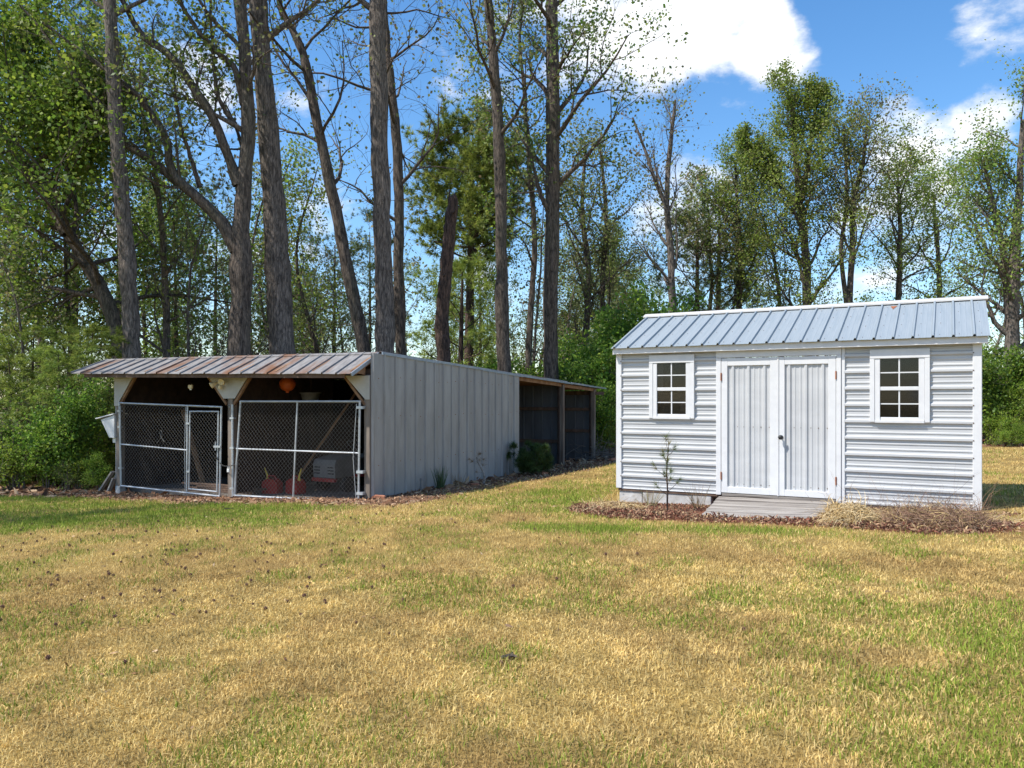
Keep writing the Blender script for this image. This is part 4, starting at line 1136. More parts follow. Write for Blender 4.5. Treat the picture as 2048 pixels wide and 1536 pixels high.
def spawn(P, R, k, t0, t1, ang, lr, rr, g, L_parent, shape=None, flat=None):
    """k children on each parent branch: starts, directions, lengths, radii"""
    B, n, _ = P.shape
    t = (t0 + (t1-t0)*(np.arange(k)[None] + g.random((B, k)))/k)
    f = t*(n-1); i = np.clip(np.floor(f).astype(int), 0, n-2); w = (f - i)[..., None]
    b = np.arange(B)[:, None]
    S = P[b, i]*(1-w) + P[b, i+1]*w
    T = unit(P[b, i+1] - P[b, i])
    Rl = R[b, i]*(1-w[..., 0]) + R[b, i+1]*w[..., 0]
    az = g.uniform(0, 2*np.pi, (B, 1)) + np.arange(k)[None]*2.4 + g.normal(0, .4, (B, k))
    ref = np.where(np.abs(T[..., 2:3]) > .8, np.array([1., 0, 0]), np.array([0, 0, 1.]))
    A = unit(np.cross(T, ref)); Bn = np.cross(T, A)
    a = np.radians(ang) * g.uniform(.7, 1.3, (B, k))
    D = T*np.cos(a)[..., None] + (A*np.cos(az)[..., None] + Bn*np.sin(az)[..., None])*np.sin(a)[..., None]
    if flat: D[..., 2] *= flat
    sh = 1.0 if shape is None else shape(t)
    Ln = np.asarray(L_parent)[:, None] * lr * g.uniform(.65, 1.25, (B, k)) * sh
    return S.reshape(-1, 3), D.reshape(-1, 3), Ln.ravel(), (np.minimum(Rl*rr, Rl*.9)).ravel()
def leaf_mesh(Cn, size, pal, g, elong=1.35, droop=.0, bias=None):
    n = len(Cn)
    a = unit(g.normal(0, 1, (n, 3)) + np.array([0, 0, -droop])); b = g.normal(0, 1, (n, 3)); b = unit(b - a*(a*b).sum(1)[:, None])
    s = (size*g.uniform(.6, 1.35, n))[:, None]
    V = np.stack([Cn - a*s*elong*.5, Cn + b*s*.5, Cn + a*s*elong*.5, Cn - b*s*.5], 1).reshape(-1, 3)
    pal = np.asarray(pal); w = g.random(n)
    i = g.integers(0, len(pal), n); j = g.integers(0, len(pal), n)
    col = (pal[i]*w[:, None] + pal[j]*(1-w)[:, None])*g.uniform(.75, 1.25, n)[:, None]
    return V, np.arange(4*n).reshape(-1, 4), np.repeat(col, 4, 0)
def needle_mesh(Cn, Dr, length, width, per, pal, g, spread=.8):
    n = len(Cn); m = n*per
    c = np.repeat(Cn, per, 0); d = unit(np.repeat(unit(Dr), per, 0) + g.normal(0, spread, (m, 3)))
    L_ = length*g.uniform(.6, 1.2, m)[:, None]; s = unit(np.cross(d, g.normal(0, 1, (m, 3))))*width
    V = np.stack([c - s, c + s, c + d*L_], 1).reshape(-1, 3)
    pal = np.asarray(pal); col = np.repeat(pal[g.integers(0, len(pal), n)]*g.uniform(.7, 1.3, n)[:, None], per, 0)
    return V, np.arange(3*m).reshape(-1, 3), np.repeat(col, 3, 0)
def smooth_path(pts, n):
    """Catmull-Rom through control points [(x,y,z,r)]"""
    p = np.array(pts, float); p = np.vstack([2*p[0]-p[1], p, 2*p[-1]-p[-2]]); m = len(p) - 3
    out = []
    for q in np.linspace(0, m - 1e-6, n):
        i = int(q); t = q - i; a, b, c, d = p[i:i+4]
        out.append(.5*((2*b) + (c-a)*t + (2*a-5*b+4*c-d)*t*t + (3*b-a-3*c+d)*t**3))
    return np.array(out)
class Plant:
    def __init__(s, seed): s.g = np.random.default_rng(seed); s.V = []; s.F = []; s.n = 0; s.lv = []; s.lf = []; s.lc = []; s.ln = 0
    def wood(s, P, R, sides, jit=0.0):
        V, F = tubes(P, R, sides, jit, s.g); s.V.append(V); s.F.append(F + s.n); s.n += len(V)
    def leaves(s, V, F, c):
        s.lv.append(V); s.lf.append(F + s.ln); s.lc.append(c); s.ln += len(V)
    def build(s, root, bark, leafmat):
        o = mk('trunk', np.concatenate(s.V), [np.concatenate(s.F)], bark, root, smooth=True)
        if s.lv:
            fs = {}
            for f in s.lf: fs.setdefault(f.shape[1], []).append(f)
            mk('crown', np.concatenate(s.lv), [np.concatenate(f) for f in fs.values()], leafmat, root, col=np.concatenate(s.lc))
        return root
LG = [(.17, .30, .035), (.25, .37, .045), (.11, .21, .028), (.32, .40, .06)]       # fresh spring green
LD = [(.075, .15, .024), (.105, .20, .03), (.15, .24, .04), (.06, .11, .02)]        # deeper green
LO = [(.21, .255, .085), (.27, .295, .10), (.15, .20, .065), (.24, .215, .09)]      # olive, half-open leaves
LO = LO + [(.27, .32, .075)]
LB = [(.22, .15, .08), (.27, .22, .10), (.15, .13, .065)]                            # brownish buds
LP = [(.085, .125, .045), (.12, .165, .045), (.17, .20, .06), (.06, .09, .035)]      # pine
LY = [(.30, .38, .045), (.36, .42, .06), (.21, .31, .035)]

def rough_trunk(path, g, amt=.05):
    p = path.copy(); n = len(p)
    p[:, 3] *= 1 + g.normal(0, amt, n); p[:, :2] += g.normal(0, .012, (n, 2))
    return p
def hardwood(pl, trunk, limbs=14, t0=.35, limb_len=.32, ang=50, br=6, tw=5, leaf_per=10, leaf_size=.09, pal=LG, up=.06, spread=.22, sides=10, density=1.0, limb_r=.42, droop=0):
    """trunk: (n,4) array; adds limbs, branches, twigs and leaves"""
    g = pl.g
    P = trunk[None, :, :3]; R = trunk[None, :, 3]
    pl.wood(P, R, sides*2 if sides >= 10 else sides, .055 if sides >= 10 else 0)
    H = np.array([np.linalg.norm(np.diff(trunk[:, :3], axis=0), axis=1).sum()])
    S, D, L_, r = spawn(P, R, limbs, t0, .98, ang, limb_len, limb_r, g, H, shape=lambda t: 1.15 - .75*t)
    P1, R1 = grow(S, D, L_, r, 8, .16, up, g, .2); pl.wood(P1, R1, 6)
    # the trunk's own tip is a limb too
    S, D, L2, r = spawn(P1, R1, br, .2, 1., 42, .5, .55, g, L_); P2, R2 = grow(S, D, L2, np.maximum(r, .006), 6, .2, up*.8, g, .25); pl.wood(P2, R2, 4)
    S, D, L3, r = spawn(P2, R2, tw, .2, 1., 42, .55, .6, g, L2); P3, R3 = grow(S, D, L3, np.maximum(r, .004), 4, .22, up, g, .4); pl.wood(P3, R3, 3)
    if leaf_per > 0:
        B, n, _ = P3.shape; k = int(leaf_per)
        i = g.integers(1, n, (B, k)); c = P3[np.arange(B)[:, None], i].reshape(-1, 3) + g.normal(0, spread, (B*k, 3))
        if density < 1: c = c[g.random(len(c)) < density]
        pl.leaves(*leaf_mesh(c, leaf_size, pal, g, droop=droop))
    return P1, P2, P3
def pine(pl, trunk, whorls=26, t0=.5, limb=.22, pal=LP, per=16, nlen=.22, width=.008, sides=8, dead=4, shape=None):
    g = pl.g; P = trunk[None, :, :3]; R = trunk[None, :, 3]; pl.wood(P, R, sides)
    H = np.array([np.linalg.norm(np.diff(trunk[:, :3], axis=0), axis=1).sum()])
    S, D, L_, r = spawn(P, R, whorls, t0, .99, 70, limb, .35, g, H, shape=shape or (lambda t: np.clip(1.25*np.sqrt(np.clip(1 - ((t-.72)/.30)**2, .12, 1)), .2, 1.3)))
    P1, R1 = grow(S, D, L_, r, 7, .13, .06, g, .25); pl.wood(P1, R1, 5)
    S, D, L2, r = spawn(P1, R1, 6, .3, 1., 45, .42, .5, g, L_); P2, R2 = grow(S, D, L2, np.maximum(r, .006), 5, .16, .10, g, .3); pl.wood(P2, R2, 3)
    S, D, L3, r = spawn(P2, R2, 4, .3, 1., 40, .5, .6, g, L2); P3, R3 = grow(S, D, L3, np.maximum(r, .004), 3, .15, .14, g, .4); pl.wood(P3, R3, 3)
    c = np.concatenate([P3[:, -1], P3[:, 1], P2[:, -1]]); d = np.concatenate([P3[:, -1]-P3[:, 0], P3[:, 1]-P3[:, 0], P2[:, -1]-P2[:, -2]])
    pl.leaves(*needle_mesh(c, d, nlen, width, per, pal, g))
    if dead:
        S, D, L_, r = spawn(P, R, dead, .12, t0, 80, .07, .2, g, H); P1, R1 = grow(S, D, L_, r*.7, 6, .2, -.02, g, .3); pl.wood(P1, R1, 4)
def px(x, y, d):
    """the point at depth d (metres ahead of the camera) seen at photograph pixel x, y"""
    return ((x - CX)/FPX*d, d, CAMZ - (y - CY)/FPX*d)
def px_path(pts, depth, lean=0.0, base=True, n=22, extra=None):
    """control points (px, py, width_px) -> path; starts below ground"""
    c = []
    for k, (x, y, w) in enumerate(pts):
        d = depth + lean*k
        X_, Y_, Z_ = px(x, y, d); c.append((X_, Y_, Z_, w/2/FPX*d))
    if base:
        X_, Y_, Z_, r = c[0]; zb = gz(X_, Y_)
        dx = (c[1][0]-c[0][0])/max(c[1][2]-c[0][2], .1); h = Z_ - zb
        c = [(X_ - dx*h*.5, Y_, zb - .15, r*1.5), (X_ - dx*h*.4, Y_, zb + .35, r*1.15)] + c
    if extra: c += extra(c[-1])
    return smooth_path(c, n)
def rise(h, dx, r): return lambda e: [(e[0]+dx*.5, e[1]+.2, e[2]+h*.5, e[3]*.75), (e[0]+dx, e[1]+.3, e[2]+h, r)]

# ------------------------------------------------------------------ the tall trees behind the kennel
def big(label, name, pts, depth, seed, h, dx, bark, limbs=12, t0=.45, n=44, group='tall trees behind the kennel', twigs=0, **kw):
    pl = Plant(seed)
    path = rough_trunk(px_path(pts, depth, n=n, extra=rise(h, dx, .06)), pl.g)
    root = thing(name, label, 'tree', (float(path[0, 0]), float(path[0, 1]), float(path[0, 2])), 0, group)
    path[:, :3] -= np.array(root.location); 
    hardwood(pl, path, limbs=limbs, t0=t0, sides=12, **kw)
    if twigs:      # dead epicormic shoots low on the stem
        P = path[None, :, :3]; R = path[None, :, 3]
        S, D, L_, r = spawn(P, R, twigs, .10, t0, 78, .075, .12, pl.g, np.array([18.])); P1, R1 = grow(S, D, L_, np.full(len(S), .012), 7, .28, -.03, pl.g, .3); pl.wood(P1, R1, 3)
        S, D, L2, r = spawn(P1, R1, 4, .3, 1., 45, .5, .5, pl.g, L_); P2, R2 = grow(S, D, L2, np.full(len(S), .006), 4, .25, -.01, pl.g, .4); pl.wood(P2, R2, 3)
    pl.build(root, bark, M['leaf']); return root, path, pl
big('straight grey trunk standing behind the left end of the kennel roof', 'hardwood_tree', [(264, 715, 34), (258, 560, 31), (243, 380, 28), (228, 180, 26), (219, 0, 24)], 21.0, 101, 7.0, -.8, M['bark_grey'], 10, .70, limb_len=.25, leaf_per=4, pal=LO, leaf_size=.09)
# forked oak: a short bole and three big limbs
pl = Plant(102)
dp = 22.0
bole = px_path([(478, 705, 44), (482, 600, 40), (484, 520, 42), (482, 455, 34), (487, 380, 30), (497, 260, 27), (492, 130, 24), (480, 0, 22)], dp, n=30, extra=rise(5.0, -.4, .05))
root = thing('oak_tree', 'forked oak with long crooked limbs reaching left over the kennel roof', 'tree', (float(bole[0, 0]), float(bole[0, 1]), float(bole[0, 2])), 0, 'tall trees behind the kennel')
org = np.array(root.location)
def rel(p): q = p.copy(); q[:, :3] -= org; return q
hardwood(pl, rel(rough_trunk(bole, pl.g)), limbs=9, t0=.55, limb_len=.22, br=5, tw=4, leaf_per=4, pal=LO, leaf_size=.09, sides=12)
for pts in ([(476, 500, 34), (440, 440, 25), (398, 398, 21), (345, 345, 19), (330, 270, 15), (285, 205, 13), (245, 165, 11), (170, 110, 9), (80, 40, 6)],
            [(400, 400, 18), (360, 370, 16), (300, 318, 15), (252, 290, 13), (225, 230, 10), (170, 180, 8), (110, 95, 6), (40, 10, 4)],
            [(478, 370, 26), (455, 310, 19), (425, 235, 18), (390, 180, 17), (340, 110, 15), (285, 70, 12), (240, -10, 10), (190, -120, 6)],
            [(488, 210, 17), (470, 140, 13), (430, 100, 10), (395, 60, 9), (360, 0, 7), (340, -80, 4)],
            [(400, 375, 11), (380, 310, 8), (360, 250, 7), (350, 180, 5), (345, 130, 4)],
            [(470, 250, 12), (435, 190, 8), (425, 90, 7), (420, -10, 5)]):
    p = rel(rough_trunk(px_path(pts, dp, base=False, n=18, lean=-.12), pl.g, .03))
    hardwood(pl, p, limbs=9, t0=.25, limb_len=.25, br=5, tw=4, leaf_per=3, pal=LO + LG, leaf_size=.085, sides=8, ang=45, limb_r=.35)
pl.build(root, M['bark'], M['leaf'])
big('thick straight trunk beside the forked oak behind the kennel', 'hardwood_tree', [(565, 705, 54), (556, 560, 48), (547, 400, 44), (533, 220, 38), (519, 40, 34), (512, -60, 32)], 23.4, 103, 7, -.3, M['bark_grey'], 12, .62, limb_len=.24, leaf_per=4, pal=LO, leaf_size=.09, twigs=14)
big('leaning crooked trunk between two straight trunks behind the kennel', 'hardwood_tree', [(728, 702, 26), (708, 600, 24), (686, 490, 22), (660, 360, 20), (632, 230, 18), (610, 120, 16), (585, 60, 13), (560, 10, 11)], 25.0, 104, 4, -.6, M['bark'], 13, .42, limb_len=.26, leaf_per=5, pal=LO + LG, leaf_size=.085, twigs=5)
big('massive grey trunk rising over the kennel ridge end', 'hardwood_tree', [(770, 705, 42), (768, 560, 38), (763, 380, 36), (757, 180, 34), (756, 0, 32)], 24.4, 105, 7, .3, M['bark_grey'], 11, .72, limb_len=.24, leaf_per=4, pal=LO, leaf_size=.09, twigs=18)
big('slender dark trunk with drooping bare branches behind the massive grey one', 'hardwood_tree', [(802, 700, 22), (797, 560, 20), (798, 420, 19), (792, 270, 18), (780, 150, 15), (770, 40, 12)], 28.5, 106, 4, -.2, M['bark'], 14, .42, limb_len=.26, ang=75, up=-.02, leaf_per=2, pal=LB + LO, leaf_size=.10)
# broken snag
pl = Plant(107)
p = px_path([(886, 715, 30), (884, 640, 27), (892, 540, 25), (899, 460, 24), (906, 400, 20)], 26.0, n=40)
root = thing('dead_snag', 'broken off dead tree stem with reddish bark behind the kennel', 'tree', tuple(map(float, p[0, :3])))
q = rough_trunk(p, pl.g, .05); q[:, :3] -= np.array(root.location); pl.wood(q[None, :, :3], q[None, :, 3], 26, .08)
t_ = q[-1]; top = np.array([[t_[0], t_[1], t_[2]-.02, t_[3]], [t_[0]+.03, t_[1], t_[2]+.06, t_[3]*.8], [t_[0]+.06, t_[1], t_[2]+.18, t_[3]*.35], [t_[0]+.07, t_[1], t_[2]+.22, .01]]); pl.wood(top[None, :, :3], top[None, :, 3], 9)
for k in range(9):
    a = k*.7; rr0 = t_[3]*.72; sp = np.array([[t_[0]+rr0*math.cos(a), t_[1]+rr0*math.sin(a), t_[2]-.15, .06], [t_[0]+rr0*1.02*math.cos(a), t_[1]+rr0*1.02*math.sin(a), t_[2]+.05, .045], [t_[0]+rr0*.95*math.cos(a), t_[1]+rr0*.95*math.sin(a), t_[2]+.08+.35*pl.g.random()**2, .006]]); pl.wood(sp[None, :, :3], sp[None, :, 3], 5)
S, D, L_, r = spawn(q[None, :, :3], q[None, :, 3], 7, .25, .95, 75, .06, .2, pl.g, np.array([9.])); P1, R1 = grow(S, D, L_, r, 6, .25, -.03, pl.g); pl.wood(P1, R1, 4)
pl.build(root, M['bark_red'], M['leaf'])
big('dark trunk dividing near its top above the kennel lean-to', 'hardwood_tree', [(1008, 745, 27), (1004, 600, 25), (1002, 450, 23), (998, 280, 21), (988, 130, 19), (976, 0, 16)], 29.5, 108, 4, -.6, M['bark'], 13, .55, limb_len=.24, leaf_per=6, pal=LO + LB, leaf_size=.10)
big('tall dark trunk with leafy side branches above the lean-to roof end', 'hardwood_tree', [(1103, 755, 30), (1101, 600, 28), (1106, 420, 27), (1107, 220, 26), (1104, 0, 22)], 30.5, 109, 5, .2, M['bark'], 20, .46, limb_len=.27, leaf_per=16, pal=LD + LO, leaf_size=.095, twigs=5)
big('thin wavy young trunk between two dark trunks over the lean-to', 'hardwood_tree', [(1057, 740, 13), (1062, 610, 12), (1070, 480, 11), (1058, 330, 10), (1050, 200, 8), (1040, 90, 6)], 32.5, 110, 2, .1, M['bark'], 16, .38, limb_len=.2, leaf_per=9, pal=LO + LG, leaf_size=.10)
# the second limb of the dark trunk
pl = None

# ------------------------------------------------------------------ the leafy tree at the left edge
pl = Plant(120); dp = 23.3
p = px_path([(238, 690, 30), (212, 600, 27), (168, 520, 24), (120, 440, 20), (60, 350, 15), (0, 260, 10)], dp, n=22, extra=rise(2.2, -.8, .04))
root = thing('leafy_oak_tree', 'leaning oak in full bright green leaf at the lawn edge left of the kennel', 'tree', tuple(map(float, p[0, :3])))
org = np.array(root.location)
hardwood(pl, rel(rough_trunk(p, pl.g)), limbs=28, t0=.30, limb_len=.44, ang=65, br=7, tw=6, leaf_per=34, pal=LG + LG + LD, leaf_size=.088, spread=.21, up=.03, sides=10)
for pts in ([(130, 470, 18), (90, 380, 14), (70, 250, 11), (50, 130, 8), (30, 20, 5)], [(60, 350, 14), (110, 290, 11), (160, 240, 8), (190, 190, 5)]):
    q = rel(rough_trunk(px_path(pts, dp - .6, base=False, n=14), pl.g, .03))
    hardwood(pl, q, limbs=13, t0=.15, limb_len=.42, ang=60, br=6, tw=5, leaf_per=30, pal=LG, leaf_size=.085, spread=.2, sides=7)
pl.build(root, M['bark'], M['leaf'])

# ------------------------------------------------------------------ round-headed pine in the middle
def pine_thing(label, x, y_top, depth, seed, bpx, lean=0, group=None, name='pine_tree', **kw):
    pl = Plant(seed)
    X_, Y_, Zt = px(x, y_top, depth); zb = gz(X_ - lean, Y_)
    w = bpx/2/FPX*depth
    p = smooth_path([(X_-lean, Y_, zb-.15, w*1.3), (X_-lean*.9, Y_, zb+.5, w), (X_-lean*.4, Y_+.1, zb+(Zt-zb)*.5, w*.75), (X_, Y_, zb+(Zt-zb)*.97, w*.25)], 20)
    root = thing(name, label, 'tree', tuple(map(float, p[0, :3])), 0, group)
    q = p.copy(); q[:, :3] -= np.array(root.location); pine(pl, q, **kw); pl.build(root, M['bark_red'], M['needle']); return root
LPG = [(.22, .29, .055), (.29, .36, .06), (.36, .41, .085), (.14, .20, .04)]
pine_thing('round topped green pine standing alone above the wood', 945, 270, 38, 131, 22, .3, whorls=56, t0=.74, limb=.165, pal=LPG, per=30, nlen=.32, width=.017,
           shape=lambda t: np.clip(1.15*np.sqrt(np.clip(1 - ((t-.84)/.17)**2, .08, 1)), .15, 1.3))
pine_thing('lower spreading pine under the round topped one', 925, 520, 33, 132, 14, .2, whorls=18, t0=.4, limb=.20, pal=LPG, per=20, nlen=.28, width=.011)
pine_thing('dark pine behind the straight grey trunk at the left', 240, 60, 34, 133, 22, 0, whorls=40, t0=.5, limb=.20, pal=LP, per=20, nlen=.26, width=.011)
pine_thing('slim dark pine behind the leafy oak', 155, 120, 38, 134, 20, .4, whorls=30, t0=.5, limb=.18, pal=LP, per=18, nlen=.28, width=.012)
pine_thing('dark layered pine behind the white shed beside a bare tree', 1395, 420, 44, 135, 14, 0, whorls=34, t0=.3, limb=.2, pal=LP, per=16, nlen=.30, width=.013)
pine_thing('brown green pine behind the white shed left of the tallest crown', 1440, 360, 47, 136, 14, .2, whorls=34, t0=.35, limb=.18, pal=LP, per=16, nlen=.30, width=.013)
pine_thing('feathery blue green pine among thin trunks behind the kennel', 670, 480, 45, 137, 10, .2, whorls=30, t0=.15, limb=.18, pal=LP, per=16, nlen=.28, width=.012)

# ------------------------------------------------------------------ the row of trees behind the white shed
def row(label, pts, depth, seed, bark=None, group='tree row behind the white shed', **kw):
    pl = Plant(seed); p = rough_trunk(px_path(pts, depth, n=20), pl.g, .04)
    root = thing('hardwood_tree', label, 'tree', tuple(map(float, p[0, :3])), 0, group)
    q = p.copy(); q[:, :3] -= np.array(root.location)
    hardwood(pl, q, sides=8, **kw)
    return pl, root, np.array(root.location)
def limb_on(pl, org, depth, pts, **kw):
    q = px_path(pts, depth, base=False, n=12); q[:, :3] -= org; hardwood(pl, q, sides=6, **kw)
B_ = M['bark']; BG = M['bark_grey']
pl, root, org = row('nearly bare tree with upswept branches behind the left end of the shed', [(1345, 640, 16), (1342, 520, 14), (1334, 400, 12), (1340, 300, 9), (1350, 200, 5)], 40, 201, limbs=12, t0=.35, limb_len=.30, ang=34, br=6, tw=5, leaf_per=2, pal=LB + LO, leaf_size=.11, up=.10)
limb_on(pl, org, 40, [(1336, 420, 10), (1310, 360, 8), (1290, 300, 6), (1265, 235, 4)], limbs=8, t0=.2, limb_len=.3, ang=35, br=5, tw=5, leaf_per=1, pal=LB, leaf_size=.1, up=.1)
pl.build(root, BG, M['leaf'])
pl, root, org = row('tallest full green crown over the middle of the shed roof', [(1615, 625, 18), (1612, 520, 17), (1602, 420, 15), (1592, 320, 12), (1580, 180, 6)], 42, 202, limbs=22, t0=.2, limb_len=.26, ang=40, br=7, tw=6, leaf_per=26, pal=LO + LG + LY, leaf_size=.09, spread=.17, up=.09)
for pts in ([(1598, 420, 11), (1560, 370, 9), (1520, 330, 7), (1480, 270, 4)], [(1605, 400, 11), (1618, 310, 9), (1628, 240, 6), (1635, 185, 4)]):
    limb_on(pl, org, 42, pts, limbs=10, t0=.25, limb_len=.3, ang=40, br=6, tw=5, leaf_per=24, pal=LO + LG + LY, leaf_size=.09, spread=.17, up=.1)
pl.build(root, B_, M['leaf'])
pl, root, org = row('twin stemmed thin crowned tree beside the tallest crown', [(1698, 620, 13), (1704, 500, 12), (1706, 410, 11), (1725, 330, 8), (1735, 240, 4)], 41, 203, limbs=14, t0=.4, limb_len=.30, ang=38, br=6, tw=5, leaf_per=10, pal=LO + LB, leaf_size=.095, up=.09)
limb_on(pl, org, 41, [(1694, 615, 10), (1682, 500, 8), (1694, 400, 7), (1688, 250, 4)], limbs=10, t0=.4, limb_len=.28, ang=38, br=6, tw=5, leaf_per=10, pal=LO, leaf_size=.095, up=.09)
pl.build(root, B_, M['leaf'])
for lab, pts, dpt, sd, kw in (
    ('bushy green crowned tree over the right half of the shed roof', [(1796, 615, 12), (1800, 520, 11), (1800, 430, 8), (1795, 345, 4)], 43, 204, dict(limbs=20, t0=.25, limb_len=.36, leaf_per=20, pal=LO + LG + LY, leaf_size=.09, ang=45)),
    ('loose leafed tree over the right end of the shed roof', [(1880, 620, 10), (1876, 520, 9), (1870, 440, 7), (1868, 385, 4)], 45, 205, dict(limbs=18, t0=.2, limb_len=.36, leaf_per=15, pal=LO + LG + LY, leaf_size=.09, ang=48)),
    ('green topped tree between the pines and the tallest crown', [(1478, 620, 12), (1480, 520, 11), (1476, 430, 8), (1470, 325, 4)], 44, 206, dict(limbs=20, t0=.3, limb_len=.30, leaf_per=20, pal=LG + LO, leaf_size=.09, ang=42)),
    ('thin slanting tree in front of the tallest crown', [(1560, 625, 8), (1552, 540, 7), (1530, 450, 5), (1510, 400, 3)], 46, 207, dict(limbs=16, t0=.25, limb_len=.36, leaf_per=13, pal=LO, leaf_size=.09, ang=45)),
    ('grey twig crowned tree between the lean-to and the shed', [(1170, 690, 13), (1178, 560, 12), (1165, 430, 9), (1170, 300, 5)], 41, 208, dict(limbs=18, t0=.3, limb_len=.30, leaf_per=10, pal=LO, leaf_size=.095, ang=40)),
    ('second grey twig crowned tree beside the left end of the shed roof', [(1210, 690, 12), (1206, 560, 11), (1212, 430, 9), (1200, 290, 5)], 42, 209, dict(limbs=18, t0=.35, limb_len=.30, leaf_per=10, pal=LO, leaf_size=.095, ang=42)),
    ('low brown leafed tree among the stems behind the shed', [(1420, 625, 8), (1424, 560, 7), (1420, 500, 5), (1415, 380, 3)], 45, 210, dict(limbs=16, t0=.3, limb_len=.36, leaf_per=8, pal=LB + LO, leaf_size=.13, ang=45))):
    pl, root, org = row(lab, pts, dpt, sd, br=6, tw=5, up=.08, spread=.17, **kw); pl.build(root, B_, M['leaf'])
pl, root, org = row('big pale double trunk standing beyond the right corner of the shed', [(2024, 712, 27), (2026, 600, 25), (2030, 500, 20), (2038, 380, 14), (2046, 240, 8)], 34, 211, limbs=18, t0=.32, limb_len=.30, ang=48, br=6, tw=5, leaf_per=13, pal=LO + LG, leaf_size=.085, up=.07)
limb_on(pl, org, 34.2, [(2020, 690, 16), (2016, 600, 15), (2006, 500, 12), (1985, 400, 9), (1965, 320, 5)], limbs=16, t0=.2, limb_len=.34, ang=48, br=6, tw=5, leaf_per=14, pal=LO + LG, leaf_size=.085, up=.07)
pl.build(root, BG, M['leaf'])

# ------------------------------------------------------------------ models for the wood behind, then copies
def model_tree(seed, h, r, bark, **kw):
    pl = Plant(seed); g = pl.g
    p = smooth_path([(0, 0, -.2, r*1.3), (0, 0, .5, r), (g.normal(0, .2), g.normal(0, .2), h*.35, r*.8), (g.normal(0, .5), g.normal(0, .5), h*.7, r*.5), (g.normal(0, .7), g.normal(0, .7), h, r*.15)], 18)
    root = thing('woodland_tree', 'x', 'tree'); hardwood(pl, rough_trunk(p, g, .04), sides=7, **kw); pl.build(root, bark, M['leaf']); return root
def model_pine(seed, h, r, **kw):
    pl = Plant(seed); p = smooth_path([(0, 0, -.2, r*1.3), (0, 0, .5, r), (.1, .1, h*.5, r*.75), (0, .2, h, r*.2)], 16)
    root = thing('woodland_pine', 'x', 'tree'); pine(pl, p, **kw); pl.build(root, M['bark_red'], M['needle']); return root
def model_shrub(seed, h, stems, pal, leaf_size, leaf_per, spread=.16, wid=.5, bark=None, limbs=7):
    pl = Plant(seed); g = pl.g
    for k in range(stems):
        a = g.uniform(0, 2*np.pi); rr = wid*g.uniform(.3, 1.)
        hh = h*g.uniform(.65, 1.0); bx, by = .15*rr*math.cos(a), .15*rr*math.sin(a)
        p = smooth_path([(bx, by, -.1, .022), (bx + .25*rr*math.cos(a), by + .25*rr*math.sin(a), hh*.35, .018), (rr*math.cos(a)*.7, rr*math.sin(a)*.7, hh*.7, .012), (rr*math.cos(a), rr*math.sin(a), hh, .005)], 9)
        hardwood(pl, p, limbs=limbs, t0=.18, limb_len=.36, ang=55, br=4, tw=3, leaf_per=leaf_per, pal=pal, leaf_size=leaf_size, spread=spread, up=.05, sides=5, limb_r=.5)
    root = thing('shrub', 'x', 'shrub'); pl.build(root, bark or M['twig'], M['leaf']); return root
T_MODELS = [model_tree(301, 13, .13, B_, limbs=18, t0=.35, limb_len=.24, ang=42, br=6, tw=5, leaf_per=8, pal=LO + LG + LY, leaf_size=.09, up=.08, spread=.17),
            model_tree(302, 15, .16, BG, limbs=18, t0=.42, limb_len=.24, ang=45, br=6, tw=5, leaf_per=6, pal=LO, leaf_size=.09, up=.08, spread=.17),
            model_tree(303, 11, .09, BG, limbs=16, t0=.3, limb_len=.26, ang=38, br=5, tw=5, leaf_per=2, pal=LB + LO, leaf_size=.11, up=.10, spread=.16),
            model_tree(304, 12, .12, B_, limbs=20, t0=.25, limb_len=.26, ang=48, br=6, tw=5, leaf_per=15, pal=LG + LO, leaf_size=.095, up=.06, spread=.2)]
P_MODELS = [model_pine(311, 15, .15, whorls=34, t0=.45, limb=.17, per=18, nlen=.28, width=.012, pal=LP), model_pine(312, 9, .10, whorls=34, t0=.12, limb=.20, per=18, nlen=.26, width=.011, pal=LPG)]
S_MODELS = [model_shrub(321, 2.6, 6, LG, .065, 13, .13, .9), model_shrub(322, 3.4, 7, LD + LG, .08, 15, .17, 1.2), model_shrub(323, 2.0, 5, LY + LG, .06, 8, .11, .8), model_shrub(324, 4.2, 6, LD + LG, .085, 20, .20, 1.2), model_shrub(325, 3.0, 6, LO + LG, .06, 4, .13, 1.0)]
used = set()
def place(model, x, y, sc, label, group, sx=1.0, dz=-.05):
    if model.name in used: o = copy_tree(model)
    else: used.add(model.name); o = model
    o.location = (x, y, gz(x, y) + dz); o.rotation_euler = (0, 0, random.uniform(0, 6.28)); o.scale = (sc*sx, sc*sx, sc)
    o['label'] = label; o['group'] = group; return o
TL = ['slender olive leaved tree in the wood behind the kennel', 'slender grey stemmed tree in the wood behind the kennel', 'thin nearly bare tree in the wood behind the kennel', 'bright leaved slender tree in the wood behind the kennel']
rr = random.Random(77)
spots = []
def free(x, y, d):
    for a, b in spots:
        if (a-x)**2 + (b-y)**2 < d*d: return False
    spots.append((x, y)); return True
cnt = 0
while cnt < 52:
    y = rr.uniform(33, 66); pxx = rr.uniform(-120, 1260); x = (pxx - CX)/FPX*y
    if pxx > 1100 and y < 44: continue
    if not free(x, y, 1.3): continue
    if rr.random() < .78:
        k = rr.choice((0, 0, 1, 2, 2, 2, 2, 2, 3)); place(T_MODELS[k], x, y, rr.uniform(.75, 1.15), TL[k], 'trees in the wood behind the kennel')
    else:
        k = rr.choice((0, 1, 1)); place(P_MODELS[k], x, y, rr.uniform(.7, 1.05), ('tall bare stemmed pine in the wood behind the kennel', 'young pine needled low to the ground in the wood')[k], 'pines in the wood behind the kennel')
    cnt += 1
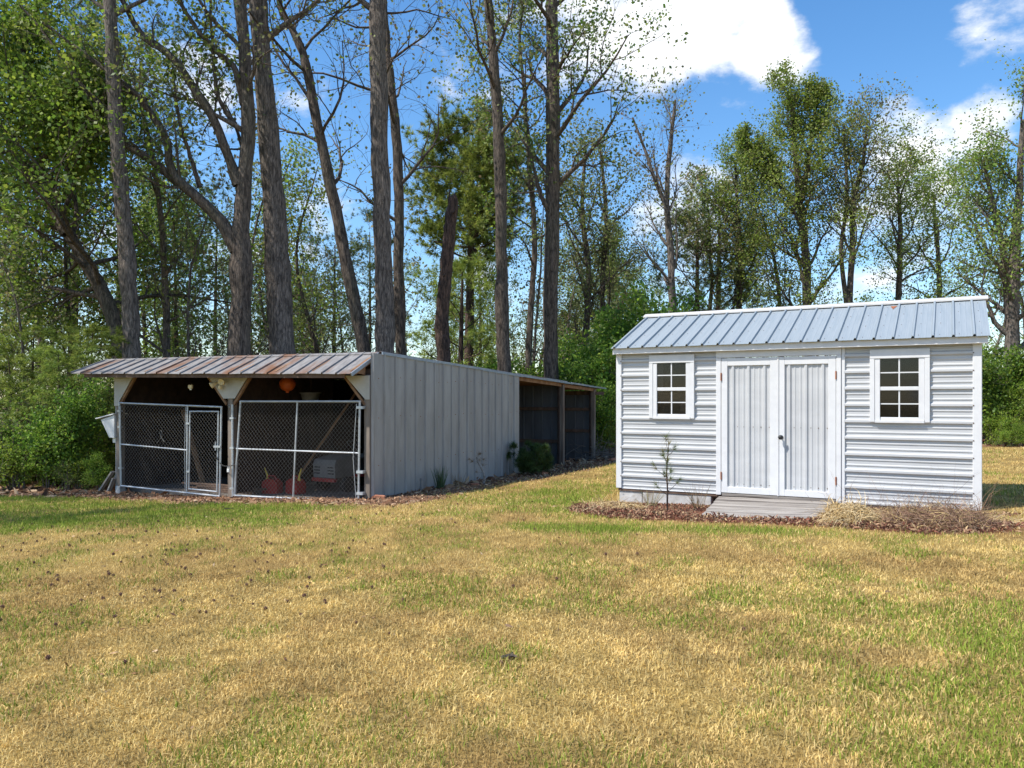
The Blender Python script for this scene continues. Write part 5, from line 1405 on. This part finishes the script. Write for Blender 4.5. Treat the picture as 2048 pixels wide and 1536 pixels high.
# trees left of the kennel
for x, y, k, s in ((-12.9, 20.6, 2, .6), (-11.2, 25.0, 1, .9), (-15.2, 26.5, 3, .95), (-9.4, 27.0, 2, 1.0), (-17.5, 29, 1, 1.0), (-12.8, 29.5, 3, .9), (-7.4, 29.5, 0, .85), (-9.6, 23.5, 2, .8)):
    place(T_MODELS[k], x, y, s, TL[k].replace('behind the kennel', 'left of the kennel'), 'trees in the wood left of the kennel')
# the tree whose crown shades the lawn and the kennel's left end stands just off to the left
for x, y, k, s in ((-15.2, 11.0, 0, .95), (-15.2, 13.7, 0, 1.0)):
    place(T_MODELS[k], x, y, s, 'leafy tree at the lawn edge shading the left end of the lawn', 'trees shading the lawn')
# distant trees beyond the field on the right
for q in range(16):
    y = rr.uniform(55, 85); pxx = 1180 + q*62 + rr.uniform(-25, 25); x = (pxx - CX)/FPX*y
    k = rr.choice((0, 2, 2, 1)); place(T_MODELS[k], x, y, rr.uniform(.6, .95), 'small distant tree beyond the row behind the white shed', 'distant trees beyond the shed')

# ------------------------------------------------------------------ shrubs
def shr(k, pxx, y, s, label, group, sx=1.0): place(S_MODELS[k], (pxx - CX)/FPX*y, y, s, label, group, sx)
G1 = 'shrubs at the wood edge left of the kennel'
for q in range(19):
    y = rr.uniform(18.5, 24.5); pxx = rr.uniform(-90, 235)
    k = rr.choice((2, 2, 4, 4, 4, 1, 0, 3)); shr(k, pxx, y, rr.uniform(.45, 1.0)*(.62 if k in (1, 3) else 1), ('bright leaved shrub left of the kennel', 'dense leaved shrub left of the kennel', 'low yellow green shrub left of the kennel', 'dark leaved shrub left of the kennel', 'thin brown twigged shrub left of the kennel')[k], G1)
for q in range(8):
    y = 17.9 + rr.uniform(0, .5); pxx = -60 + q*38
    shr((2, 0, 4)[q % 3], pxx + rr.uniform(-15, 15), y, rr.uniform(.25, .75), ('low yellow green shrub left of the kennel', 'bright leaved shrub left of the kennel', 'thin brown twigged shrub left of the kennel')[q % 3], G1, 1.1)
pl_ = P_MODELS[1]
for pxx, y, s in ((20, 19.6, .36), (125, 19.6, .38), (175, 20.5, .45), (215, 22.6, .40), (70, 21.0, .46), (-40, 20.2, .42)):
    place(pl_, (pxx - CX)/FPX*y, y, s, 'soft young pine at the wood edge left of the kennel', 'young pines left of the kennel', 1.3)
G2 = 'shrubs behind the kennel roof'
LBL2 = ('bright leaved shrub behind the kennel', 'dense leaved shrub behind the kennel', 'yellow green shrub behind the kennel', 'dark leaved shrub behind the kennel', 'brown twigged shrub behind the kennel')
for q in range(26):
    y = rr.uniform(31.5, 42); pxx = 180 + q*30 + rr.uniform(-20, 20)
    k = rr.choice((4, 4, 2, 2, 2, 0)); shr(k, pxx, y, rr.uniform(.8, 1.4), LBL2[k], G2)
for pxx, y, s in ((300, 27.5, .9), (340, 26.5, 1.0), (390, 26.0, .8), (265, 25.5, 1.0), (430, 27, .8)):
    shr(rr.choice((1, 2, 3)), pxx, y, s, 'leafy bush behind the left half of the kennel roof', G2)
G3 = 'green bushes between the lean-to and the shed'
for pxx, y, s, k in ((930, 30.5, 1.05, 0), (965, 31.5, 1.2, 0), (985, 33, 1.15, 1), (1035, 31.6, 1.1, 2), (1045, 33.5, 1.25, 0), (1075, 33, 1.1, 1), (1130, 31.4, 1.1, 1), (1150, 33, 1.1, 3), (1180, 30.8, 1.05, 3), (1195, 29.8, .8, 1), (1205, 32.5, 1.25, 3), (1225, 31, 1.1, 3), (1245, 34, 1.3, 3), (1165, 30, .7, 0), (1212, 29.4, .62, 2), (1140, 35, 1.2, 0), (1110, 36, 1.2, 2), (1270, 33, 1.45, 3), (1300, 35, 1.5, 3), (1335, 36, 1.3, 1)):
    shr(k, pxx, y, s, ('bright leaved bush', 'dense leaved bush', 'yellow green bush', 'dark evergreen bush')[k] + ' between the lean-to and the shed', G3)
for q in range(20):
    y = rr.uniform(34, 40); pxx = 1330 + q*34; k = rr.choice((1, 4, 0)); shr(k, pxx, y, rr.uniform(.8, 1.1), 'shrub in the hedge hidden low behind the white shed', 'hedge behind the white shed')
G4 = 'bushes beyond the right corner of the shed'
for pxx, y, s, k in ((1955, 32.5, 1.0, 3), (1985, 33.2, 1.05, 1), (2010, 32.0, .85, 0), (2040, 33.5, .95, 1), (2075, 32.5, 1.0, 3), (1990, 31.2, .62, 2), (2025, 31.0, .6, 2), (2060, 31.2, .55, 4), (2110, 32, .9, 1), (2150, 33, 1.0, 0), (1965, 36, 1.2, 1), (2090, 37, 1.1, 4), (2005, 30.6, .35, 2), (2040, 30.4, .33, 0)):
    shr(k, pxx, y, s, ('bright leaved bush', 'dense leaved bush', 'olive green bush', 'dark leaved bush', 'brown twigged bush')[k] + ' beyond the right corner of the shed', G4)
# brush heap behind the end post of the lean-to
pl = Plant(340); g = pl.g
S = np.stack([g.uniform(-.8, 1.0, 120), g.uniform(-.4, .4, 120), g.uniform(-.05, .5, 120)], 1)
D = g.normal(0, 1, (120, 3)); D[:, 2] *= .35
P1, R1 = grow(S, D, g.uniform(.5, 1.3, 120), g.uniform(.005, .014, 120), 7, .22, 0.0, g); P1[:, :, 2] = np.maximum(P1[:, :, 2], -.02)
V, F = tubes(P1, R1, 4); o = mk('branch_heap', V, F, M['twig']); bx, by, _ = px(1207, 900, 27.2); o.location = (bx, by, gz(bx, by)); tag(o, 'heap of dead bare branches beyond the end post of the lean-to', 'branches')

# ------------------------------------------------------------------ small plants by the buildings
pl = Plant(350)
for k in range(9):
    a = pl.g.uniform(0, 6.28); rr_ = pl.g.uniform(.15, .75)
    p = smooth_path([(0, 0, -.05, .012), (.3*rr_*math.cos(a), .3*rr_*math.sin(a), .3, .010), (rr_*math.cos(a), rr_*math.sin(a), pl.g.uniform(.35, .95), .004)], 7)
    pine(pl, p, whorls=6, t0=.1, limb=.38, pal=[(.07, .12, .035), (.10, .17, .04), (.05, .09, .03)], per=12, nlen=.13, width=.0035, sides=5, dead=0, shape=lambda t: 1.1 - .7*t)
x_, y_ = to_world(.75, 6.55, K_O, K_A)
root = thing('feathery_bush', 'feathery dark green young evergreen bush beside the metal side wall', 'bush', (float(x_), float(y_), gz(x_, y_))); pl.build(root, M['twig'], M['needle'])
# pine seedling by the shed
pl = Plant(351)
p = smooth_path([(0, 0, -.05, .014), (.01, 0, .3, .012), (.0, .01, .62, .010), (.03, 0, .98, .005)], 10)
pl.wood(p[None, :, :3], p[None, :, 3], 6)
S, D, L_, r = spawn(p[None, :, :3], p[None, :, 3], 11, .25, .92, 55, .20, .5, pl.g, np.array([1.])); P1, R1 = grow(S, D, L_, np.full(len(S), .005), 5, .1, .12, pl.g); pl.wood(P1, R1, 4)
c = np.concatenate([P1[:, -1], P1[:, 3], p[-3:, :3], p[5:7, :3]]); d = np.concatenate([P1[:, -1]-P1[:, -2], P1[:, 3]-P1[:, 2], np.tile([[0, 0, 1.]], (5, 1))])
pl.leaves(*needle_mesh(c, d, .13, .0022, 26, [(.10, .14, .035), (.14, .17, .045), (.20, .17, .06)], pl.g, .65))
x_, y_ = to_world(1.17, -1.05, S_O, S_A)
root = thing('pine_seedling', 'thin knee high pine seedling in the mulch before the left window', 'seedling', (float(x_), float(y_), gz(x_, y_))); pl.build(root, M['bark_red'], M['needle'])
# strap-leaved clump
def blade_clump(name, label, cat, u, v, O, A, n, h, pal, w=.008, lean=.35, seed=1):
    g = np.random.default_rng(seed); x_, y_ = to_world(u, v, O, A)
    a = g.uniform(0, 2*np.pi, n); r = g.uniform(0, .07, n); S = np.stack([r*np.cos(a), r*np.sin(a), np.full(n, -.02)], 1)
    D = np.stack([np.cos(a)*lean*g.random(n), np.sin(a)*lean*g.random(n), np.ones(n)], 1)
    P, _ = grow(S, D, h*g.uniform(.6, 1.1, n), np.full(n, w), 6, .06, -.05, g)
    sd_ = unit(np.cross(D, g.normal(0, 1, (n, 3))))[:, None]*(w*np.array([1, 1, .95, .8, .55, .1]))[None, :, None]
    V = np.stack([P - sd_, P + sd_], 2).reshape(-1, 3); b = (np.arange(n)*12)[:, None]
    F = np.concatenate([b + np.array([2*s, 2*s+1, 2*s+3, 2*s+2]) for s in range(5)])
    col = np.repeat(np.array(pal)[g.integers(0, len(pal), n)]*g.uniform(.7, 1.3, n)[:, None], 12, 0)
    o = mk(name, V, F, M['needle'], col=col); o.location = (float(x_), float(y_), gz(x_, y_)); return tag(o, label, cat)
blade_clump('bulb_clump', 'upright clump of blue green strap leaves beside the metal side wall', 'plant', .42, 2.15, K_O, K_A, 60, .50, [(.06, .10, .05), (.09, .14, .06), (.13, .17, .06)], seed=3)
blade_clump('dry_weed', 'small tan dead weed beside the strap leaved clump', 'plant', .55, 2.75, K_O, K_A, 40, .34, [(.33, .25, .13), (.25, .18, .09)], w=.004, lean=.8, seed=4)
pl = Plant(352)
p = smooth_path([(0, 0, -.05, .035), (.02, 0, .2, .028), (-.10, .02, .45, .022), (-.16, .03, .60, .012)], 9); pl.wood(p[None, :, :3], p[None, :, 3], 7)
S, D, L_, r = spawn(p[None, :, :3], p[None, :, 3], 9, .4, .95, 60, .35, .3, pl.g, np.array([.6])); P1, R1 = grow(S, D, L_, np.full(len(S), .005), 4, .2, 0, pl.g); pl.wood(P1, R1, 3)
pl.leaves(*needle_mesh(P1[:, -1], P1[:, -1]-P1[:, 0], .12, .003, 24, [(.24, .16, .07), (.18, .11, .05)], pl.g, .9))
x_, y_ = to_world(.75, 3.55, K_O, K_A)
root = thing('dead_sapling', 'brown dead sapling stub by the metal side wall', 'stub', (float(x_), float(y_), gz(x_, y_))); pl.build(root, M['grey_wood'], M['needle'])
for k, (u, v, h, lab) in enumerate(((1.45, -.45, .45, 'spindly dry weed stalks before the shed foundation by the ramp'), (.70, -.40, .38, 'wispy green weed before the foundation left of the seedling'))):
    blade_clump('weed_tuft', lab, 'weed', u, v, S_O, S_A, 36, h, [(.22, .20, .09), (.13, .15, .05), (.26, .18, .10)] if k else [(.26, .18, .10), (.2, .15, .08)], w=.003, lean=.9, seed=8+k)

# ------------------------------------------------------------------ sweetgum balls lying on the lawn
def gum_ball():
    mb = MB(); n = 26; V = []; F = []
    ph = (1 + 5**.5)/2
    base = [(-1, ph, 0), (1, ph, 0), (-1, -ph, 0), (1, -ph, 0), (0, -1, ph), (0, 1, ph), (0, -1, -ph), (0, 1, -ph), (ph, 0, -1), (ph, 0, 1), (-ph, 0, -1), (-ph, 0, 1)]
    fc = [(0,11,5),(0,5,1),(0,1,7),(0,7,10),(0,10,11),(1,5,9),(5,11,4),(11,10,2),(10,7,6),(7,1,8),(3,9,4),(3,4,2),(3,2,6),(3,6,8),(3,8,9),(4,9,5),(2,4,11),(6,2,10),(8,6,7),(9,8,1)]
    b = [Vector(v).normalized()*.013 for v in base]; V = list(b); F = []
    for a, c, d in fc:      # each face is drawn out to a blunt spike
        m_ = (b[a]+b[c]+b[d]).normalized()*.022; V.append(m_); q = len(V)-1
        F += [(a, c, q), (c, d, q), (d, a, q)]
    return mb.add(V, F).build('gum_ball', gumm)
gumm = pm('gum_ball', (.10, .05, .033), (.18, .095, .058), 60, .9, 0)
first = gum_ball(); placed = 0; g = np.random.default_rng(9); tries = 0
while placed < 240 and tries < 60000:
    tries += 1
    pxx = g.uniform(-30, 1500); pyy = 1005 + 330*g.random()**1.7
    s = (pyy - CY)/FPX; sl = (pxx - CX)/FPX
    Y_ = 1.37/(s + .03*sl - .028) if s > .07 else 99
    X_ = sl*Y_
    if Y_ > 15.5 or forest(X_, Y_) > .2: continue
    w = math.exp(-((pxx-330)/430)**2)*math.exp(-((pyy-1120)/95)**2) + .25*math.exp(-((pxx-1150)/200)**2)*math.exp(-((pyy-1075)/30)**2) + .03 + .2*math.exp(-((pxx-60)/160)**2)*math.exp(-((pyy-1240)/120)**2)
    us, vs_ = to_local(X_, Y_, S_O, S_A); uk, vk = to_local(X_, Y_, K_O, K_A)
    if vs_ > -2.3 and us > -.4 or vk > -.6 and uk < .5: continue
    if g.random() > w: continue
    o = first if placed == 0 else first.copy()
    if placed: C.objects.link(o)
    sc = g.uniform(.55, .95); o.location = (X_, Y_, gz(X_, Y_) + .021*sc); o.scale = (sc, sc, sc); o.rotation_euler = tuple(g.uniform(0, 6, 3))
    tag(o, 'small dark spiky seed ball lying on the lawn grass', 'seed ball', 'seed balls on the lawn'); placed += 1
for k, (u, v, L_) in enumerate(((-.06, 4.44, .09), (-4.9, 13.2, .2))):
    mb = MB(); mb.tube([(0, 0, .02), (.06, .015, .028), (L_, 0, .022)], [.010, .012, .006], 6); mb.tube([(L_*.5, .01, .025), (L_*.7, .06, .03)], [.007, .004], 5)
    o = mb.build('stick', M['bark']); o.location = (u, v, gz(u, v)); o.rotation_euler = (0, 0, .8*k); tag(o, ('short dark stick lying on the open lawn', 'short dark stick on the green grass before the kennel')[k], 'stick')
